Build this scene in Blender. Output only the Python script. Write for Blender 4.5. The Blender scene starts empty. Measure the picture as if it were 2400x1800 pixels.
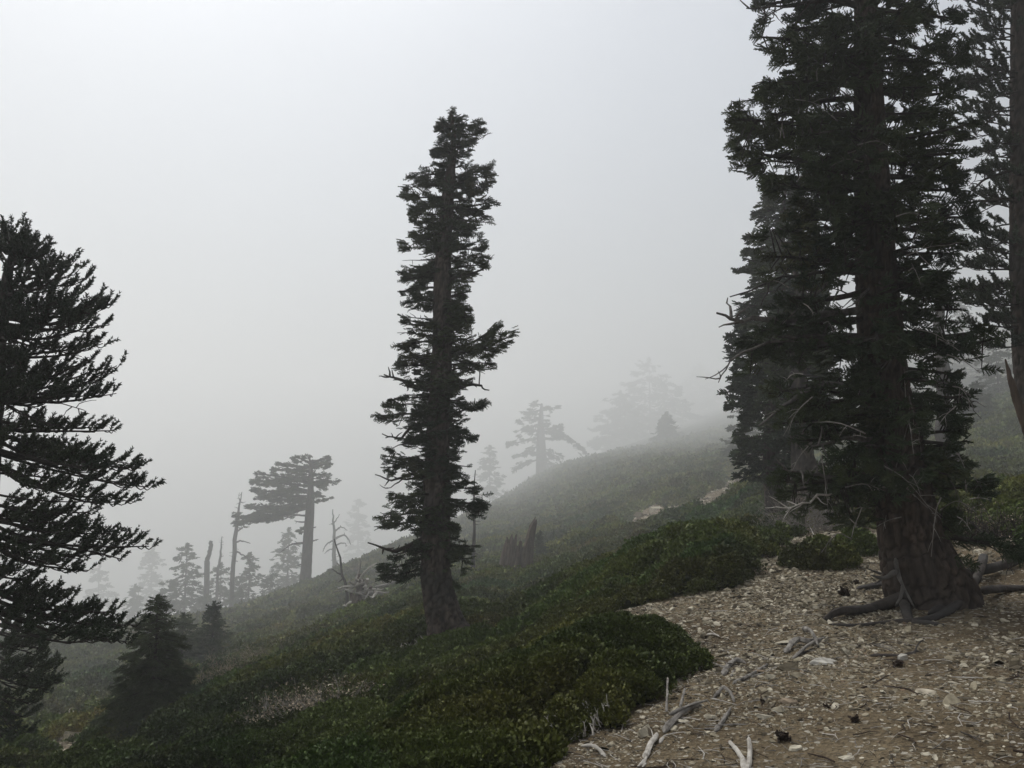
import bpy, math, random
import numpy as np
from mathutils import Vector, Matrix

random.seed(7)
rng = np.random.default_rng(7)
scene = bpy.context.scene
COL = scene.collection

# ------------------------------------------------------------------ camera, sky, sun, exposure
PITCH = math.radians(6.0)
CAM = np.array([0.0, 0.0, 1.6])
cam_data = bpy.data.cameras.new("camera")
cam_data.sensor_width = 36.0
cam_data.lens = 28.5
cam_data.clip_start = 0.05
cam_data.clip_end = 3000.0
cam = bpy.data.objects.new("camera", cam_data)
cam.location = CAM
cam.rotation_euler = (math.radians(90) + PITCH, 0, 0)
COL.objects.link(cam)
scene.camera = cam

SUN_EL, SUN_AZ = math.radians(64), math.radians(-40)      # azimuth from +Y towards +X
world = bpy.data.worlds.new("World")
scene.world = world
world.use_nodes = True
wn, wl = world.node_tree.nodes, world.node_tree.links
wn.clear()
w_out = wn.new("ShaderNodeOutputWorld")
w_bg = wn.new("ShaderNodeBackground")
w_sky = wn.new("ShaderNodeTexSky")
w_sky.sky_type = 'NISHITA'
w_sky.sun_disc = False
w_sky.sun_elevation = SUN_EL
w_sky.sun_rotation = SUN_AZ
w_sky.air_density = 1.0
w_sky.dust_density = 6.0
w_sky.ozone_density = 1.0
w_hsv = wn.new("ShaderNodeHueSaturation")                  # cloud cover: nearly colourless
w_hsv.inputs['Saturation'].default_value = 0.45
w_tc = wn.new("ShaderNodeTexCoord")
w_sep = wn.new("ShaderNodeSeparateXYZ")
w_mr = wn.new("ShaderNodeMapRange")                        # overcast sky: brighter overhead than at the horizon
w_mr.inputs['From Min'].default_value = 0.0
w_mr.inputs['From Max'].default_value = 1.0
w_mr.inputs['To Min'].default_value = 0.96
w_mr.inputs['To Max'].default_value = 1.50
w_noise = wn.new("ShaderNodeTexNoise")
w_noise.inputs['Scale'].default_value = 1.3
w_noise.inputs['Detail'].default_value = 3.0
w_nr = wn.new("ShaderNodeMapRange")
w_nr.inputs['From Min'].default_value = 0.3
w_nr.inputs['From Max'].default_value = 0.7
w_nr.inputs['To Min'].default_value = 0.9
w_nr.inputs['To Max'].default_value = 1.1
w_m1 = wn.new("ShaderNodeMath"); w_m1.operation = 'MULTIPLY'
w_mix = wn.new("ShaderNodeVectorMath"); w_mix.operation = 'SCALE'
wl.new(w_tc.outputs['Generated'], w_sep.inputs[0])
wl.new(w_sep.outputs['Z'], w_mr.inputs['Value'])
wl.new(w_tc.outputs['Generated'], w_noise.inputs['Vector'])
wl.new(w_noise.outputs[0], w_nr.inputs['Value'])
wl.new(w_mr.outputs[0], w_m1.inputs[0])
wl.new(w_nr.outputs[0], w_m1.inputs[1])
wl.new(w_sky.outputs[0], w_hsv.inputs['Color'])
w_tint = wn.new("ShaderNodeVectorMath"); w_tint.operation = 'MULTIPLY'; w_tint.inputs[1].default_value = (0.955, 1.0, 1.03)   # cool cloud light
wl.new(w_hsv.outputs[0], w_tint.inputs[0])
wl.new(w_tint.outputs[0], w_mix.inputs[0])
wl.new(w_m1.outputs[0], w_mix.inputs['Scale'])
wl.new(w_mix.outputs[0], w_bg.inputs['Color'])
w_bg.inputs['Strength'].default_value = 0.110
wl.new(w_bg.outputs[0], w_out.inputs['Surface'])

sun_data = bpy.data.lights.new("sun", 'SUN')
sun_data.energy = 1.5
sun_data.angle = math.radians(32)
sun_data.color = (1.0, 0.985, 0.955)
sun = bpy.data.objects.new("sun", sun_data)
sd = Vector((math.sin(SUN_AZ) * math.cos(SUN_EL), math.cos(SUN_AZ) * math.cos(SUN_EL), math.sin(SUN_EL)))
sun.rotation_euler = sd.to_track_quat('Z', 'Y').to_euler()
COL.objects.link(sun)

scene.view_settings.view_transform = 'Standard'
scene.view_settings.look = 'None'
scene.view_settings.exposure = -0.08
scene.view_settings.gamma = 1.0
scene.view_settings.use_curve_mapping = False
cy = scene.cycles
cy.max_bounces = 6
cy.diffuse_bounces = 3
cy.glossy_bounces = 2
cy.transmission_bounces = 2
cy.volume_bounces = 4
cy.transparent_max_bounces = 8
cy.use_denoising = True

HAZE_DENSITY = 0.0027

# ------------------------------------------------------------------ helpers: rays of the survey pixels -> points in the place
FD, CX, CY = 1751.2, 1106.0, 829.5          # focal length and centre of the 2212 x 1659 survey picture
CP, SP = math.cos(PITCH), math.sin(PITCH)

def ray(dx, dy):
    u, v = (dx - CX) / FD, (dy - CY) / FD
    d = np.array([u, CP + v * SP, SP - v * CP])
    return d / d[1]

def far(Y): return Y if Y < 18 else 18 + (Y - 18) * 2.2      # surveyed distances grow beyond the near bench

def at(dx, dy, Y):
    return CAM + ray(dx, dy) * Y

def proj(P):
    x, y, z = P[..., 0], P[..., 1], P[..., 2] - CAM[2]
    dep = y * CP + z * SP
    up = -y * SP + z * CP
    dep = np.where(dep < 0.05, 0.05, dep)
    return CX + FD * x / dep, CY - FD * up / dep

def frac(a): return a - np.floor(a)
def h2(i, j, s=0.0): return frac(np.sin(i * 127.1 + j * 311.7 + s * 74.7) * 43758.5453)

def vnoise(x, y, s=0.0):
    i, j = np.floor(x), np.floor(y)
    u, v = x - i, y - j
    u = u * u * (3 - 2 * u); v = v * v * (3 - 2 * v)
    a, b, c, d = h2(i, j, s), h2(i + 1, j, s), h2(i, j + 1, s), h2(i + 1, j + 1, s)
    return (a * (1 - u) + b * u) * (1 - v) + (c * (1 - u) + d * u) * v * 1.0

def fbm(x, y, o=4, s=0.0):
    t, a, n = 0.0, 1.0, 0.0
    for k in range(o):
        t = t + a * vnoise(x, y, s + k * 3.1); n += a
        x, y, a = x * 2.03 + 7.7, y * 2.03 - 3.3, a * 0.5
    return t / n

def worley(u, v, per=None, s=0.0):
    iu, iv = np.floor(u), np.floor(v)
    f1 = np.full(u.shape, 9.0); f2 = np.full(u.shape, 9.0)
    for a in (-1, 0, 1):
        for b in (-1, 0, 1):
            ci, cj = iu + a, iv + b
            hi = np.mod(ci, per) if per else ci
            d = np.hypot(ci + .1 + .8 * h2(hi, cj, s + 1) - u, cj + .1 + .8 * h2(hi, cj, s + 2) - v)
            f2 = np.where(d < f1, f1, np.minimum(f2, d)); f1 = np.minimum(f1, d)
    return f1, f2

def smooth(a, b, x):
    t = np.clip((x - a) / (b - a), 0, 1)
    return t * t * (3 - 2 * t)

# ------------------------------------------------------------------ terrain height field
_anc = [  # survey pixel and distance of points on the ground
    (2212, 1659, 4.0), (1640, 1659, 4.5), (1210, 1640, 5.0), (1500, 1450, 6.6), (1700, 1500, 5.6), (1950, 1490, 5.5), (2200, 1490, 5.2),
    (1385, 1335, 9.6), (1640, 1210, 12.0), (1800, 1145, 15.0), (1990, 1300, 9.0), (2200, 1260, 9.5), (1520, 1385, 8.0), (1700, 1330, 8.6),
    (650, 1659, 6.6), (216, 1659, 9.5), (0, 1659, 12.0), (955, 1385, 15.0), (756, 1404, 16.5), (540, 1490, 16.0), (309, 1590, 14.5),
    (430, 1470, 25.0), (130, 1512, 25.0), (0, 1404, 45.0),
    (655, 1283, 75.0), (650, 1404, 30.0), (756, 1318, 46.0), (810, 1222, 66.0), (1015, 1130, 95.0), (1296, 1000, 165.0), (1470, 934, 250.0),
    (1640, 864, 340.0), (1123, 1253, 30.0), (1296, 1170, 36.0), (1512, 1085, 38.0), (1520, 1150, 27.0), (1296, 1085, 68.0), (1670, 1062, 27.0), (1560, 1055, 46.0), (1400, 1106, 46.0), (1520, 1005, 72.0),
    (1836, 1060, 32.0), (2140, 1085, 24.0), (2150, 1010, 34.0), (2140, 830, 130.0), (2050, 900, 75.0), (1300, 1260, 20.0), (800, 1330, 30.0),
    (1100, 1345, 17.0), (820, 1480, 11.5), (1000, 1480, 10.0),
    (560, 1335, 55.0), (480, 1400, 36.0), (420, 1520, 15.0), (200, 1480, 34.0),
    (480, 1450, 90.0), (300, 1450, 85.0), (100, 1440, 90.0), (0, 1460, 130.0), (300, 1430, 170.0), (480, 1400, 200.0), (600, 1350, 120.0), (650, 1340, 180.0), (-400, 1450, 60.0), (100, 1400, 300.0), (500, 1370, 330.0), (760, 1290, 160.0), (900, 1240, 200.0), (1000, 1200, 280.0),
]
_ap = np.array([at(a[0], a[1], far(a[2])) for a in _anc] + [tuple(np.array(p) * far(math.hypot(p[0], p[1])) / max(1e-6, math.hypot(p[0], p[1]))) if math.hypot(p[0], p[1]) > 18 else tuple(p) for p in [
    [0, 0, 0.0], [2.5, 1, .22], [-2.5, 1.5, -.55], [6, 2, .75], [-7, 3, -1.7], [0, -30, .5], [40, -20, 10], [-40, -20, -12], [18, 6, 3.0],
    [-120, 120, -50], [60, 420, 12], [170, 380, 52], [170, 150, 52], [170, 0, 46],
    [-170, 0, -55], [-300, 350, -110], [60, 25, 16], [-9, 9, -2.3],
]])
_xy, _zz = _ap[:, :2], _ap[:, 2].copy()
for _k, _a in enumerate(_anc):                             # over the thicket one sees the leaves, not the soil below them
    if _k >= 14 and 5 < _a[2] < 100: _zz[_k] -= .16 if _a[:2] == (955, 1385) else .34
_S = 30.0
def _phi(r2): return 0.5 * r2 * np.log(r2 + 1e-9)
_n = len(_xy)
_q = np.sign(_xy) * np.log1p(np.abs(_xy) / 6.0)          # fitted on compressed coordinates: near and far detail alike
def _comp(x, y): return np.sign(x) * np.log1p(np.abs(x) / 6.0), np.sign(y) * np.log1p(np.abs(y) / 6.0)
def _lin(x, y): return 0.16 * x - 0.02 * y
_A = np.zeros((_n + 3, _n + 3))
_A[:_n, :_n] = _phi(((_q[:, None] - _q[None]) ** 2).sum(-1)) + np.eye(_n) * 0.004
_A[:_n, _n] = 1; _A[:_n, _n + 1:] = _q; _A[_n:, :_n] = _A[:_n, _n:].T
_scale = 1.0 / (1.0 + np.hypot(_xy[:, 0], _xy[:, 1]) / 8.0)
_w = np.linalg.solve(_A, np.concatenate([(_zz - _lin(_xy[:, 0], _xy[:, 1])) * _scale, [0, 0, 0]]))

def zt(x, y):
    x, y = np.asarray(x, float), np.asarray(y, float)
    sh = x.shape
    x, y = x.ravel(), y.ravel()
    out = np.empty(len(x))
    for k in range(0, len(x), 20000):
        xs, ys = x[k:k + 20000], y[k:k + 20000]
        qx, qy = _comp(xs, ys)
        r2 = (qx[:, None] - _q[None, :, 0]) ** 2 + (qy[:, None] - _q[None, :, 1]) ** 2
        v = _phi(r2) @ _w[:_n] + _w[_n] + _w[_n + 1] * qx + _w[_n + 2] * qy
        r = np.hypot(xs, ys)
        z = v * (1.0 + r / 8.0) + _lin(xs, ys)
        z = z + (fbm(xs / 1.7, ys / 1.7, 3) - .5) * .10 + (fbm(xs / 9, ys / 9, 3, 5.) - .5) * np.clip(r / 60, .1, 1.4) * 1.2
        out[k:k + 20000] = np.where(z > 90, 90 + (z - 90) * .1, z)
    return out.reshape(sh)

_Ys = np.exp(np.linspace(math.log(2.0), math.log(1150.0), 1000))
def gpt(dx, dy, lift=0.0):
    """where the line of sight through a survey pixel meets the ground"""
    d = ray(dx, dy)
    P = CAM[None] + d[None] * _Ys[:, None]
    below = P[:, 2] < zt(P[:, 0], P[:, 1])
    k = int(np.argmax(below)) if below.any() else len(_Ys) - 1
    a, b = (_Ys[max(k - 1, 0)], _Ys[k])
    for _ in range(14):
        m = .5 * (a + b); p = CAM + d * m
        if p[2] < float(zt(p[0], p[1])): b = m
        else: a = m
    p = CAM + d * b
    return np.array([p[0], p[1], float(zt(p[0], p[1])) + lift])

def inside(poly, x, y):
    c = np.zeros(x.shape, bool)
    n = len(poly)
    for i in range(n):
        (x1, y1), (x2, y2) = poly[i], poly[(i + 1) % n]
        hit = ((y1 > y) != (y2 > y)) & (x < (x2 - x1) * (y - y1) / ((y2 - y1) + 1e-12) + x1)
        c ^= hit
    return c

def polydist(poly, x, y):
    d = np.full(x.shape, 1e9)
    n = len(poly)
    for i in range(n):
        (x1, y1), (x2, y2) = poly[i], poly[(i + 1) % n]
        ex, ey = x2 - x1, y2 - y1
        t = np.clip(((x - x1) * ex + (y - y1) * ey) / (ex * ex + ey * ey + 1e-12), 0, 1)
        d = np.minimum(d, np.hypot(x - x1 - t * ex, y - y1 - t * ey))
    return d

# ------------------------------------------------------------------ materials
def mat(name):
    m = bpy.data.materials.new(name); m.use_nodes = True
    nt = m.node_tree
    return m, nt.nodes, nt.links, nt.nodes['Principled BSDF']

def N(nodes, kind, **kw):
    n = nodes.new(kind)
    for k, v in kw.items(): setattr(n, k, v)
    return n

def ramp(nodes, stops):
    r = nodes.new('ShaderNodeValToRGB')
    e = r.color_ramp.elements
    while len(e) < len(stops): e.new(0.5)
    for k, (p, c) in enumerate(stops):
        e[k].position = p; e[k].color = (*c, 1)
    return r

def leaf_mat(name, dark, light, third=None, scale=0.35, rough=0.6, spec=0.25, amount=.5):
    """foliage colour drifting from plant to plant in the place, plus a change from spray to spray"""
    m, n, l, b = mat(name)
    g = N(n, 'ShaderNodeNewGeometry'); t = N(n, 'ShaderNodeTexNoise')
    t.inputs['Scale'].default_value = scale; t.inputs['Detail'].default_value = 4
    l.new(g.outputs['Position'], t.inputs['Vector'])
    r = ramp(n, [(.36, dark), (.62, light)])
    l.new(t.outputs[0], r.inputs[0])
    oi = N(n, 'ShaderNodeObjectInfo')
    hs = N(n, 'ShaderNodeHueSaturation')
    mr = N(n, 'ShaderNodeMapRange'); mr.inputs['To Min'].default_value = .70; mr.inputs['To Max'].default_value = 1.30
    src = g.outputs['Random Per Island']
    l.new(src, mr.inputs['Value']); l.new(mr.outputs[0], hs.inputs['Value'])
    if third:
        t2 = N(n, 'ShaderNodeTexNoise'); t2.inputs['Scale'].default_value = scale * 1.9; t2.inputs['Detail'].default_value = 5
        ad = N(n, 'ShaderNodeVectorMath', operation='ADD'); ad.inputs[1].default_value = (31, 7, 3)
        l.new(g.outputs['Position'], ad.inputs[0]); l.new(ad.outputs[0], t2.inputs['Vector'])
        m2 = N(n, 'ShaderNodeMapRange'); m2.inputs['From Min'].default_value = amount; m2.inputs['From Max'].default_value = amount + .22
        l.new(t2.outputs[0], m2.inputs['Value'])
        mx = N(n, 'ShaderNodeMix', data_type='RGBA'); mx.inputs['B'].default_value = (*third, 1)
        l.new(m2.outputs[0], mx.inputs['Factor']); l.new(r.outputs[0], mx.inputs['A'])
        l.new(mx.outputs['Result'], hs.inputs['Color'])
    else:
        l.new(r.outputs[0], hs.inputs['Color'])
    l.new(hs.outputs[0], b.inputs['Base Color'])
    b.inputs['Roughness'].default_value = rough
    b.inputs['Specular IOR Level'].default_value = spec
    return m

def bark_mat(name, dark, light, scale=9.0, stretch=.25, bump=.6, lichen=None):
    m, n, l, b = mat(name)
    g = N(n, 'ShaderNodeNewGeometry')
    mp = N(n, 'ShaderNodeMapping'); mp.inputs['Scale'].default_value = (1, 1, stretch)
    l.new(g.outputs['Position'], mp.inputs['Vector'])
    t = N(n, 'ShaderNodeTexNoise'); t.inputs['Scale'].default_value = scale; t.inputs['Detail'].default_value = 8; t.inputs['Roughness'].default_value = .65
    l.new(mp.outputs[0], t.inputs['Vector'])
    r = ramp(n, [(.34, dark), (.68, light)])
    l.new(t.outputs[0], r.inputs[0])
    t2 = N(n, 'ShaderNodeTexNoise'); t2.inputs['Scale'].default_value = 1.6; t2.inputs['Detail'].default_value = 4
    l.new(g.outputs['Position'], t2.inputs['Vector'])
    mr = N(n, 'ShaderNodeMapRange'); mr.inputs['From Min'].default_value = .45; mr.inputs['From Max'].default_value = .7
    l.new(t2.outputs[0], mr.inputs['Value'])
    mx = N(n, 'ShaderNodeMix', data_type='RGBA'); mx.inputs['B'].default_value = (*(lichen or tuple(c * .6 for c in light)), 1)
    l.new(mr.outputs[0], mx.inputs['Factor']); l.new(r.outputs[0], mx.inputs['A'])
    l.new(mx.outputs['Result'], b.inputs['Base Color'])
    bp = N(n, 'ShaderNodeBump'); bp.inputs['Strength'].default_value = bump; bp.inputs['Distance'].default_value = .02
    l.new(t.outputs[0], bp.inputs['Height']); l.new(bp.outputs[0], b.inputs['Normal'])
    b.inputs['Roughness'].default_value = .9; b.inputs['Specular IOR Level'].default_value = .15
    return m

M_fir = leaf_mat('fir_needles', (.024, .041, .021), (.056, .074, .028), (.085, .080, .028), .5, .65, .2, .58)
M_pine = leaf_mat('pine_needles', (.020, .034, .018), (.042, .058, .026), None, .6, .6, .25)
M_manz = leaf_mat('shrub_leaves', (.030, .060, .011), (.098, .118, .021), (.130, .108, .024), .16, .55, .18, .555)

def plant_by_plant(m, size):
    """every shrub of the thicket has a tone of its own"""
    n, l = m.node_tree.nodes, m.node_tree.links
    b = n['Principled BSDF']; src = b.inputs['Base Color'].links[0].from_socket
    g = N(n, 'ShaderNodeNewGeometry'); t = N(n, 'ShaderNodeTexNoise'); t.inputs['Scale'].default_value = .9 / size * 2; t.inputs['Detail'].default_value = 3
    l.new(g.outputs['Position'], t.inputs['Vector'])
    sc = N(n, 'ShaderNodeVectorMath', operation='MULTIPLY_ADD'); sc.inputs[1].default_value = (size * .55,) * 3
    l.new(t.outputs['Color'], sc.inputs[0]); l.new(g.outputs['Position'], sc.inputs[2])
    fl = N(n, 'ShaderNodeVectorMath', operation='MULTIPLY'); fl.inputs[1].default_value = (1, 1, .15); l.new(sc.outputs[0], fl.inputs[0])
    v = N(n, 'ShaderNodeTexVoronoi'); v.inputs['Scale'].default_value = 1 / size; l.new(fl.outputs[0], v.inputs['Vector'])
    sp = N(n, 'ShaderNodeSeparateColor'); l.new(v.outputs['Color'], sp.inputs[0])
    hs = N(n, 'ShaderNodeHueSaturation')
    a = N(n, 'ShaderNodeMapRange'); a.inputs['To Min'].default_value = .465; a.inputs['To Max'].default_value = .515; l.new(sp.outputs[0], a.inputs['Value']); l.new(a.outputs[0], hs.inputs['Hue'])
    c = N(n, 'ShaderNodeMapRange'); c.inputs['To Min'].default_value = .55; c.inputs['To Max'].default_value = 1.4; l.new(sp.outputs[1], c.inputs['Value']); l.new(c.outputs[0], hs.inputs['Value'])
    l.new(src, hs.inputs['Color']); l.new(hs.outputs[0], b.inputs['Base Color'])
plant_by_plant(M_manz, 2.6)
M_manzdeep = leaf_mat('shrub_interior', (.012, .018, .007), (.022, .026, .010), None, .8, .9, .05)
M_dry = leaf_mat('dry_leaves', (.15, .12, .085), (.33, .275, .20), None, 1.5, .8, .1)
M_bark = bark_mat('fir_bark', (.030, .025, .022), (.120, .094, .078), 9, .25, .8, (.056, .052, .048))
M_barkdark = bark_mat('dark_bark', (.022, .019, .017), (.070, .058, .050), 10, .25, .7, (.05, .047, .044))
def furrows(m):
    n, l = m.node_tree.nodes, m.node_tree.links
    b = n['Principled BSDF']; src = b.inputs['Base Color'].links[0].from_socket
    a = N(n, 'ShaderNodeAttribute', attribute_name='plate'); mr = N(n, 'ShaderNodeMapRange')
    mr.inputs['To Min'].default_value = .55; mr.inputs['To Max'].default_value = 1.12
    l.new(a.outputs['Fac'], mr.inputs['Value'])
    sc = N(n, 'ShaderNodeVectorMath', operation='SCALE'); l.new(src, sc.inputs[0]); l.new(mr.outputs[0], sc.inputs['Scale'])
    l.new(sc.outputs[0], b.inputs['Base Color'])
furrows(M_bark)
M_barkbig = bark_mat('old_fir_bark', (.024, .019, .016), (.088, .066, .052), 11, .3, 1.0, (.046, .040, .036)); furrows(M_barkbig)
M_twig = bark_mat('twig_bark', (.020, .017, .015), (.055, .047, .040), 14, .6, .3)
M_grey = bark_mat('weathered_wood', (.07, .062, .054), (.30, .28, .25), 18, .5, .7, (.17, .155, .138))
M_pale = bark_mat('bleached_wood', (.24, .22, .19), (.52, .49, .44), 18, .6, .5, (.36, .33, .29))
M_split = bark_mat('split_wood', (.05, .034, .024), (.13, .092, .064), 12, .15, .5, (.085, .062, .046))
M_deadlimb = bark_mat('dead_limb_wood', (.045, .040, .036), (.170, .158, .142), 16, .4, .6, (.10, .092, .083))
M_brown = bark_mat('rotten_wood', (.022, .015, .011), (.055, .038, .028), 16, .6, .6)

def ground_material():
    m, n, l, b = mat('dirt_and_shale')
    g = N(n, 'ShaderNodeNewGeometry')
    at_ = N(n, 'ShaderNodeAttribute', attribute_name='bare')
    t1 = N(n, 'ShaderNodeTexNoise'); t1.inputs['Scale'].default_value = .9; t1.inputs['Detail'].default_value = 6
    t2 = N(n, 'ShaderNodeTexNoise'); t2.inputs['Scale'].default_value = 26; t2.inputs['Detail'].default_value = 6; t2.inputs['Roughness'].default_value = .7
    vo = N(n, 'ShaderNodeTexVoronoi'); vo.inputs['Scale'].default_value = 38
    for t in (t1, t2, vo): l.new(g.outputs['Position'], t.inputs['Vector'])
    r1 = ramp(n, [(.34, (.072, .052, .030)), (.64, (.176, .139, .088))])
    l.new(t1.outputs[0], r1.inputs[0])
    r2 = ramp(n, [(.30, (.25, .22, .20)), (.5, (1, 1, 1)), (.78, (1.55, 1.5, 1.42))])
    l.new(t2.outputs[0], r2.inputs[0])
    mx = N(n, 'ShaderNodeMix', data_type='RGBA', blend_type='MULTIPLY'); mx.inputs['Factor'].default_value = .8
    l.new(r1.outputs[0], mx.inputs['A']); l.new(r2.outputs[0], mx.inputs['B'])
    rv = ramp(n, [(0.0, (0, 0, 0)), (.80, (0, 0, 0)), (.86, (1, 1, 1))])
    l.new(vo.outputs['Color'], rv.inputs[0])
    mv = N(n, 'ShaderNodeMix', data_type='RGBA'); mv.inputs['B'].default_value = (.36, .33, .27, 1)
    l.new(rv.outputs[0], mv.inputs['Factor']); l.new(mx.outputs['Result'], mv.inputs['A'])
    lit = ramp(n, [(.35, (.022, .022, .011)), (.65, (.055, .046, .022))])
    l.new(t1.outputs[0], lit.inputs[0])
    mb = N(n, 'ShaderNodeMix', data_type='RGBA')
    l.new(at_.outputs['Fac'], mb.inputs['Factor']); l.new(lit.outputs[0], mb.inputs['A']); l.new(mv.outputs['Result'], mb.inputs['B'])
    l.new(mb.outputs['Result'], b.inputs['Base Color'])
    bp = N(n, 'ShaderNodeBump'); bp.inputs['Strength'].default_value = .9; bp.inputs['Distance'].default_value = .03
    ad = N(n, 'ShaderNodeMath', operation='ADD'); l.new(t2.outputs[0], ad.inputs[0]); l.new(vo.outputs['Distance'], ad.inputs[1])
    l.new(ad.outputs[0], bp.inputs['Height']); l.new(bp.outputs[0], b.inputs['Normal'])
    b.inputs['Roughness'].default_value = .95; b.inputs['Specular IOR Level'].default_value = .1
    return m
M_ground = ground_material()

def stone_material(name, tones):
    m, n, l, b = mat(name)
    g = N(n, 'ShaderNodeNewGeometry'); oi = N(n, 'ShaderNodeObjectInfo')
    r = ramp(n, tones); r.color_ramp.interpolation = 'LINEAR'
    l.new(oi.outputs['Random'], r.inputs[0])
    t = N(n, 'ShaderNodeTexNoise'); t.inputs['Scale'].default_value = 22; t.inputs['Detail'].default_value = 6
    l.new(g.outputs['Position'], t.inputs['Vector'])
    r2 = ramp(n, [(.3, (.55, .53, .5)), (.7, (1.25, 1.22, 1.18))])
    l.new(t.outputs[0], r2.inputs[0])
    mx = N(n, 'ShaderNodeMix', data_type='RGBA', blend_type='MULTIPLY'); mx.inputs['Factor'].default_value = 1
    l.new(r.outputs[0], mx.inputs['A']); l.new(r2.outputs[0], mx.inputs['B'])
    l.new(mx.outputs['Result'], b.inputs['Base Color'])
    bp = N(n, 'ShaderNodeBump'); bp.inputs['Strength'].default_value = .4; bp.inputs['Distance'].default_value = .01
    l.new(t.outputs[0], bp.inputs['Height']); l.new(bp.outputs[0], b.inputs['Normal'])
    b.inputs['Roughness'].default_value = .85; b.inputs['Specular IOR Level'].default_value = .2
    return m
M_stone = stone_material('shale', [(0, (.05, .041, .029)), (.35, (.165, .142, .10)), (.7, (.275, .247, .18)), (.95, (.46, .43, .35)), (1, (.14, .092, .056))])
M_pale_stone = stone_material('pale_shale', [(0, (.36, .35, .32)), (1, (.42, .41, .375))])

# ------------------------------------------------------------------ mesh building
class Acc:
    def __init__(s): s.V, s.F, s.M, s.n = [], [], [], 0; s.I = []
    def add(s, v, f, mi=0):
        v = np.asarray(v, float).reshape(-1, 3); f = np.asarray(f, np.int64).reshape(-1, 3)
        s.V.append(v); s.F.append(f + s.n); s.M.append(np.full(len(f), mi, np.int32)); s.n += len(v)
    def stamp(s, tv, tf, R, O, mi=0):
        """copies of a template: R (k,3,3) with columns = local axes, O (k,3)"""
        k = len(O)
        if not k: return
        v = np.einsum('kij,nj->kni', R, tv) + O[:, None]
        f = tf[None] + (np.arange(k) * len(tv))[:, None, None]
        s.add(v.reshape(-1, 3), f.reshape(-1, 3), mi)
    def build(s, name, mats, parent=None, shade=False, origin=None, link=True):
        me = bpy.data.meshes.new(name)
        V = np.concatenate(s.V); F = np.concatenate(s.F); mi = np.concatenate(s.M)
        o_ = np.zeros(3) if origin is None else np.asarray(origin, float)
        V = V - o_
        me.vertices.add(len(V)); me.vertices.foreach_set('co', V.astype(np.float32).ravel())
        me.loops.add(F.size); me.loops.foreach_set('vertex_index', F.astype(np.int32).ravel())
        me.polygons.add(len(F))
        me.polygons.foreach_set('loop_start', np.arange(0, F.size, 3, dtype=np.int32))
        me.polygons.foreach_set('loop_total', np.full(len(F), 3, np.int32))
        me.polygons.foreach_set('material_index', mi)
        me.polygons.foreach_set('use_smooth', np.full(len(F), bool(shade)))
        for m in (mats if isinstance(mats, (list, tuple)) else [mats]): me.materials.append(m)
        me.update(calc_edges=True); me.validate()
        o = bpy.data.objects.new(name, me)
        if link: COL.objects.link(o)
        if parent is not None: o.parent = parent
        o.location = o_ if parent is None else o_ - np.array(parent.get('_o', (0, 0, 0)))
        return o

def thing(name, label, cat, loc, group=None):
    o = bpy.data.objects.new(name, None)
    o.empty_display_size = .2
    COL.objects.link(o); o.location = loc
    o['label'] = label; o['category'] = cat
    if group: o['group'] = group
    o['_o'] = [float(c) for c in loc]
    return o

def tag(o, label, cat, group=None):
    o['label'] = label; o['category'] = cat
    if group: o['group'] = group
    return o

def child(acc, name, mats, parent, shade=False):
    """a part whose vertices are given in world coordinates; sprays of needles past counting are scattered with geometry nodes"""
    if acc.I:
        P = np.concatenate([i[1] for i in acc.I]); R = np.concatenate([i[2] for i in acc.I]); S = np.concatenate([i[3] for i in acc.I])
        K = np.concatenate([i[0] for i in acc.I])
        ey = np.arcsin(np.clip(-R[:, 2, 0], -1, 1)); ex = np.arctan2(R[:, 2, 1], R[:, 2, 2]); ez = np.arctan2(R[:, 1, 0], R[:, 0, 0])
        o = scatter(name, P, np.stack([ex, ey, ez], 1), S, None, K, None, spray_group(mats))
    else:
        o = acc.build(name, mats, None, shade)
    o.parent = parent
    base = parent
    off = Vector((0, 0, 0))
    while base is not None:
        off += base.location; base = base.parent
    o.location = -off
    return o

def unit(v):
    v = np.asarray(v, float)
    return v / (np.linalg.norm(v, axis=-1, keepdims=True) + 1e-12)

def spline(P, n):
    """smooth curve through points P, n samples"""
    P = np.asarray(P, float)
    if len(P) == 2: return P[0] + (P[1] - P[0]) * np.linspace(0, 1, n)[:, None]
    Q = np.vstack([2 * P[0] - P[1], P, 2 * P[-1] - P[-2]])
    t = np.linspace(0, len(P) - 1 - 1e-9, n)
    i = t.astype(int); u = (t - i)[:, None]
    a, b, c, d = Q[i], Q[i + 1], Q[i + 2], Q[i + 3]
    return .5 * (2 * b + (c - a) * u + (2 * a - 5 * b + 4 * c - d) * u ** 2 + (3 * b - a - 3 * c + d) * u ** 3)

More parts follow.
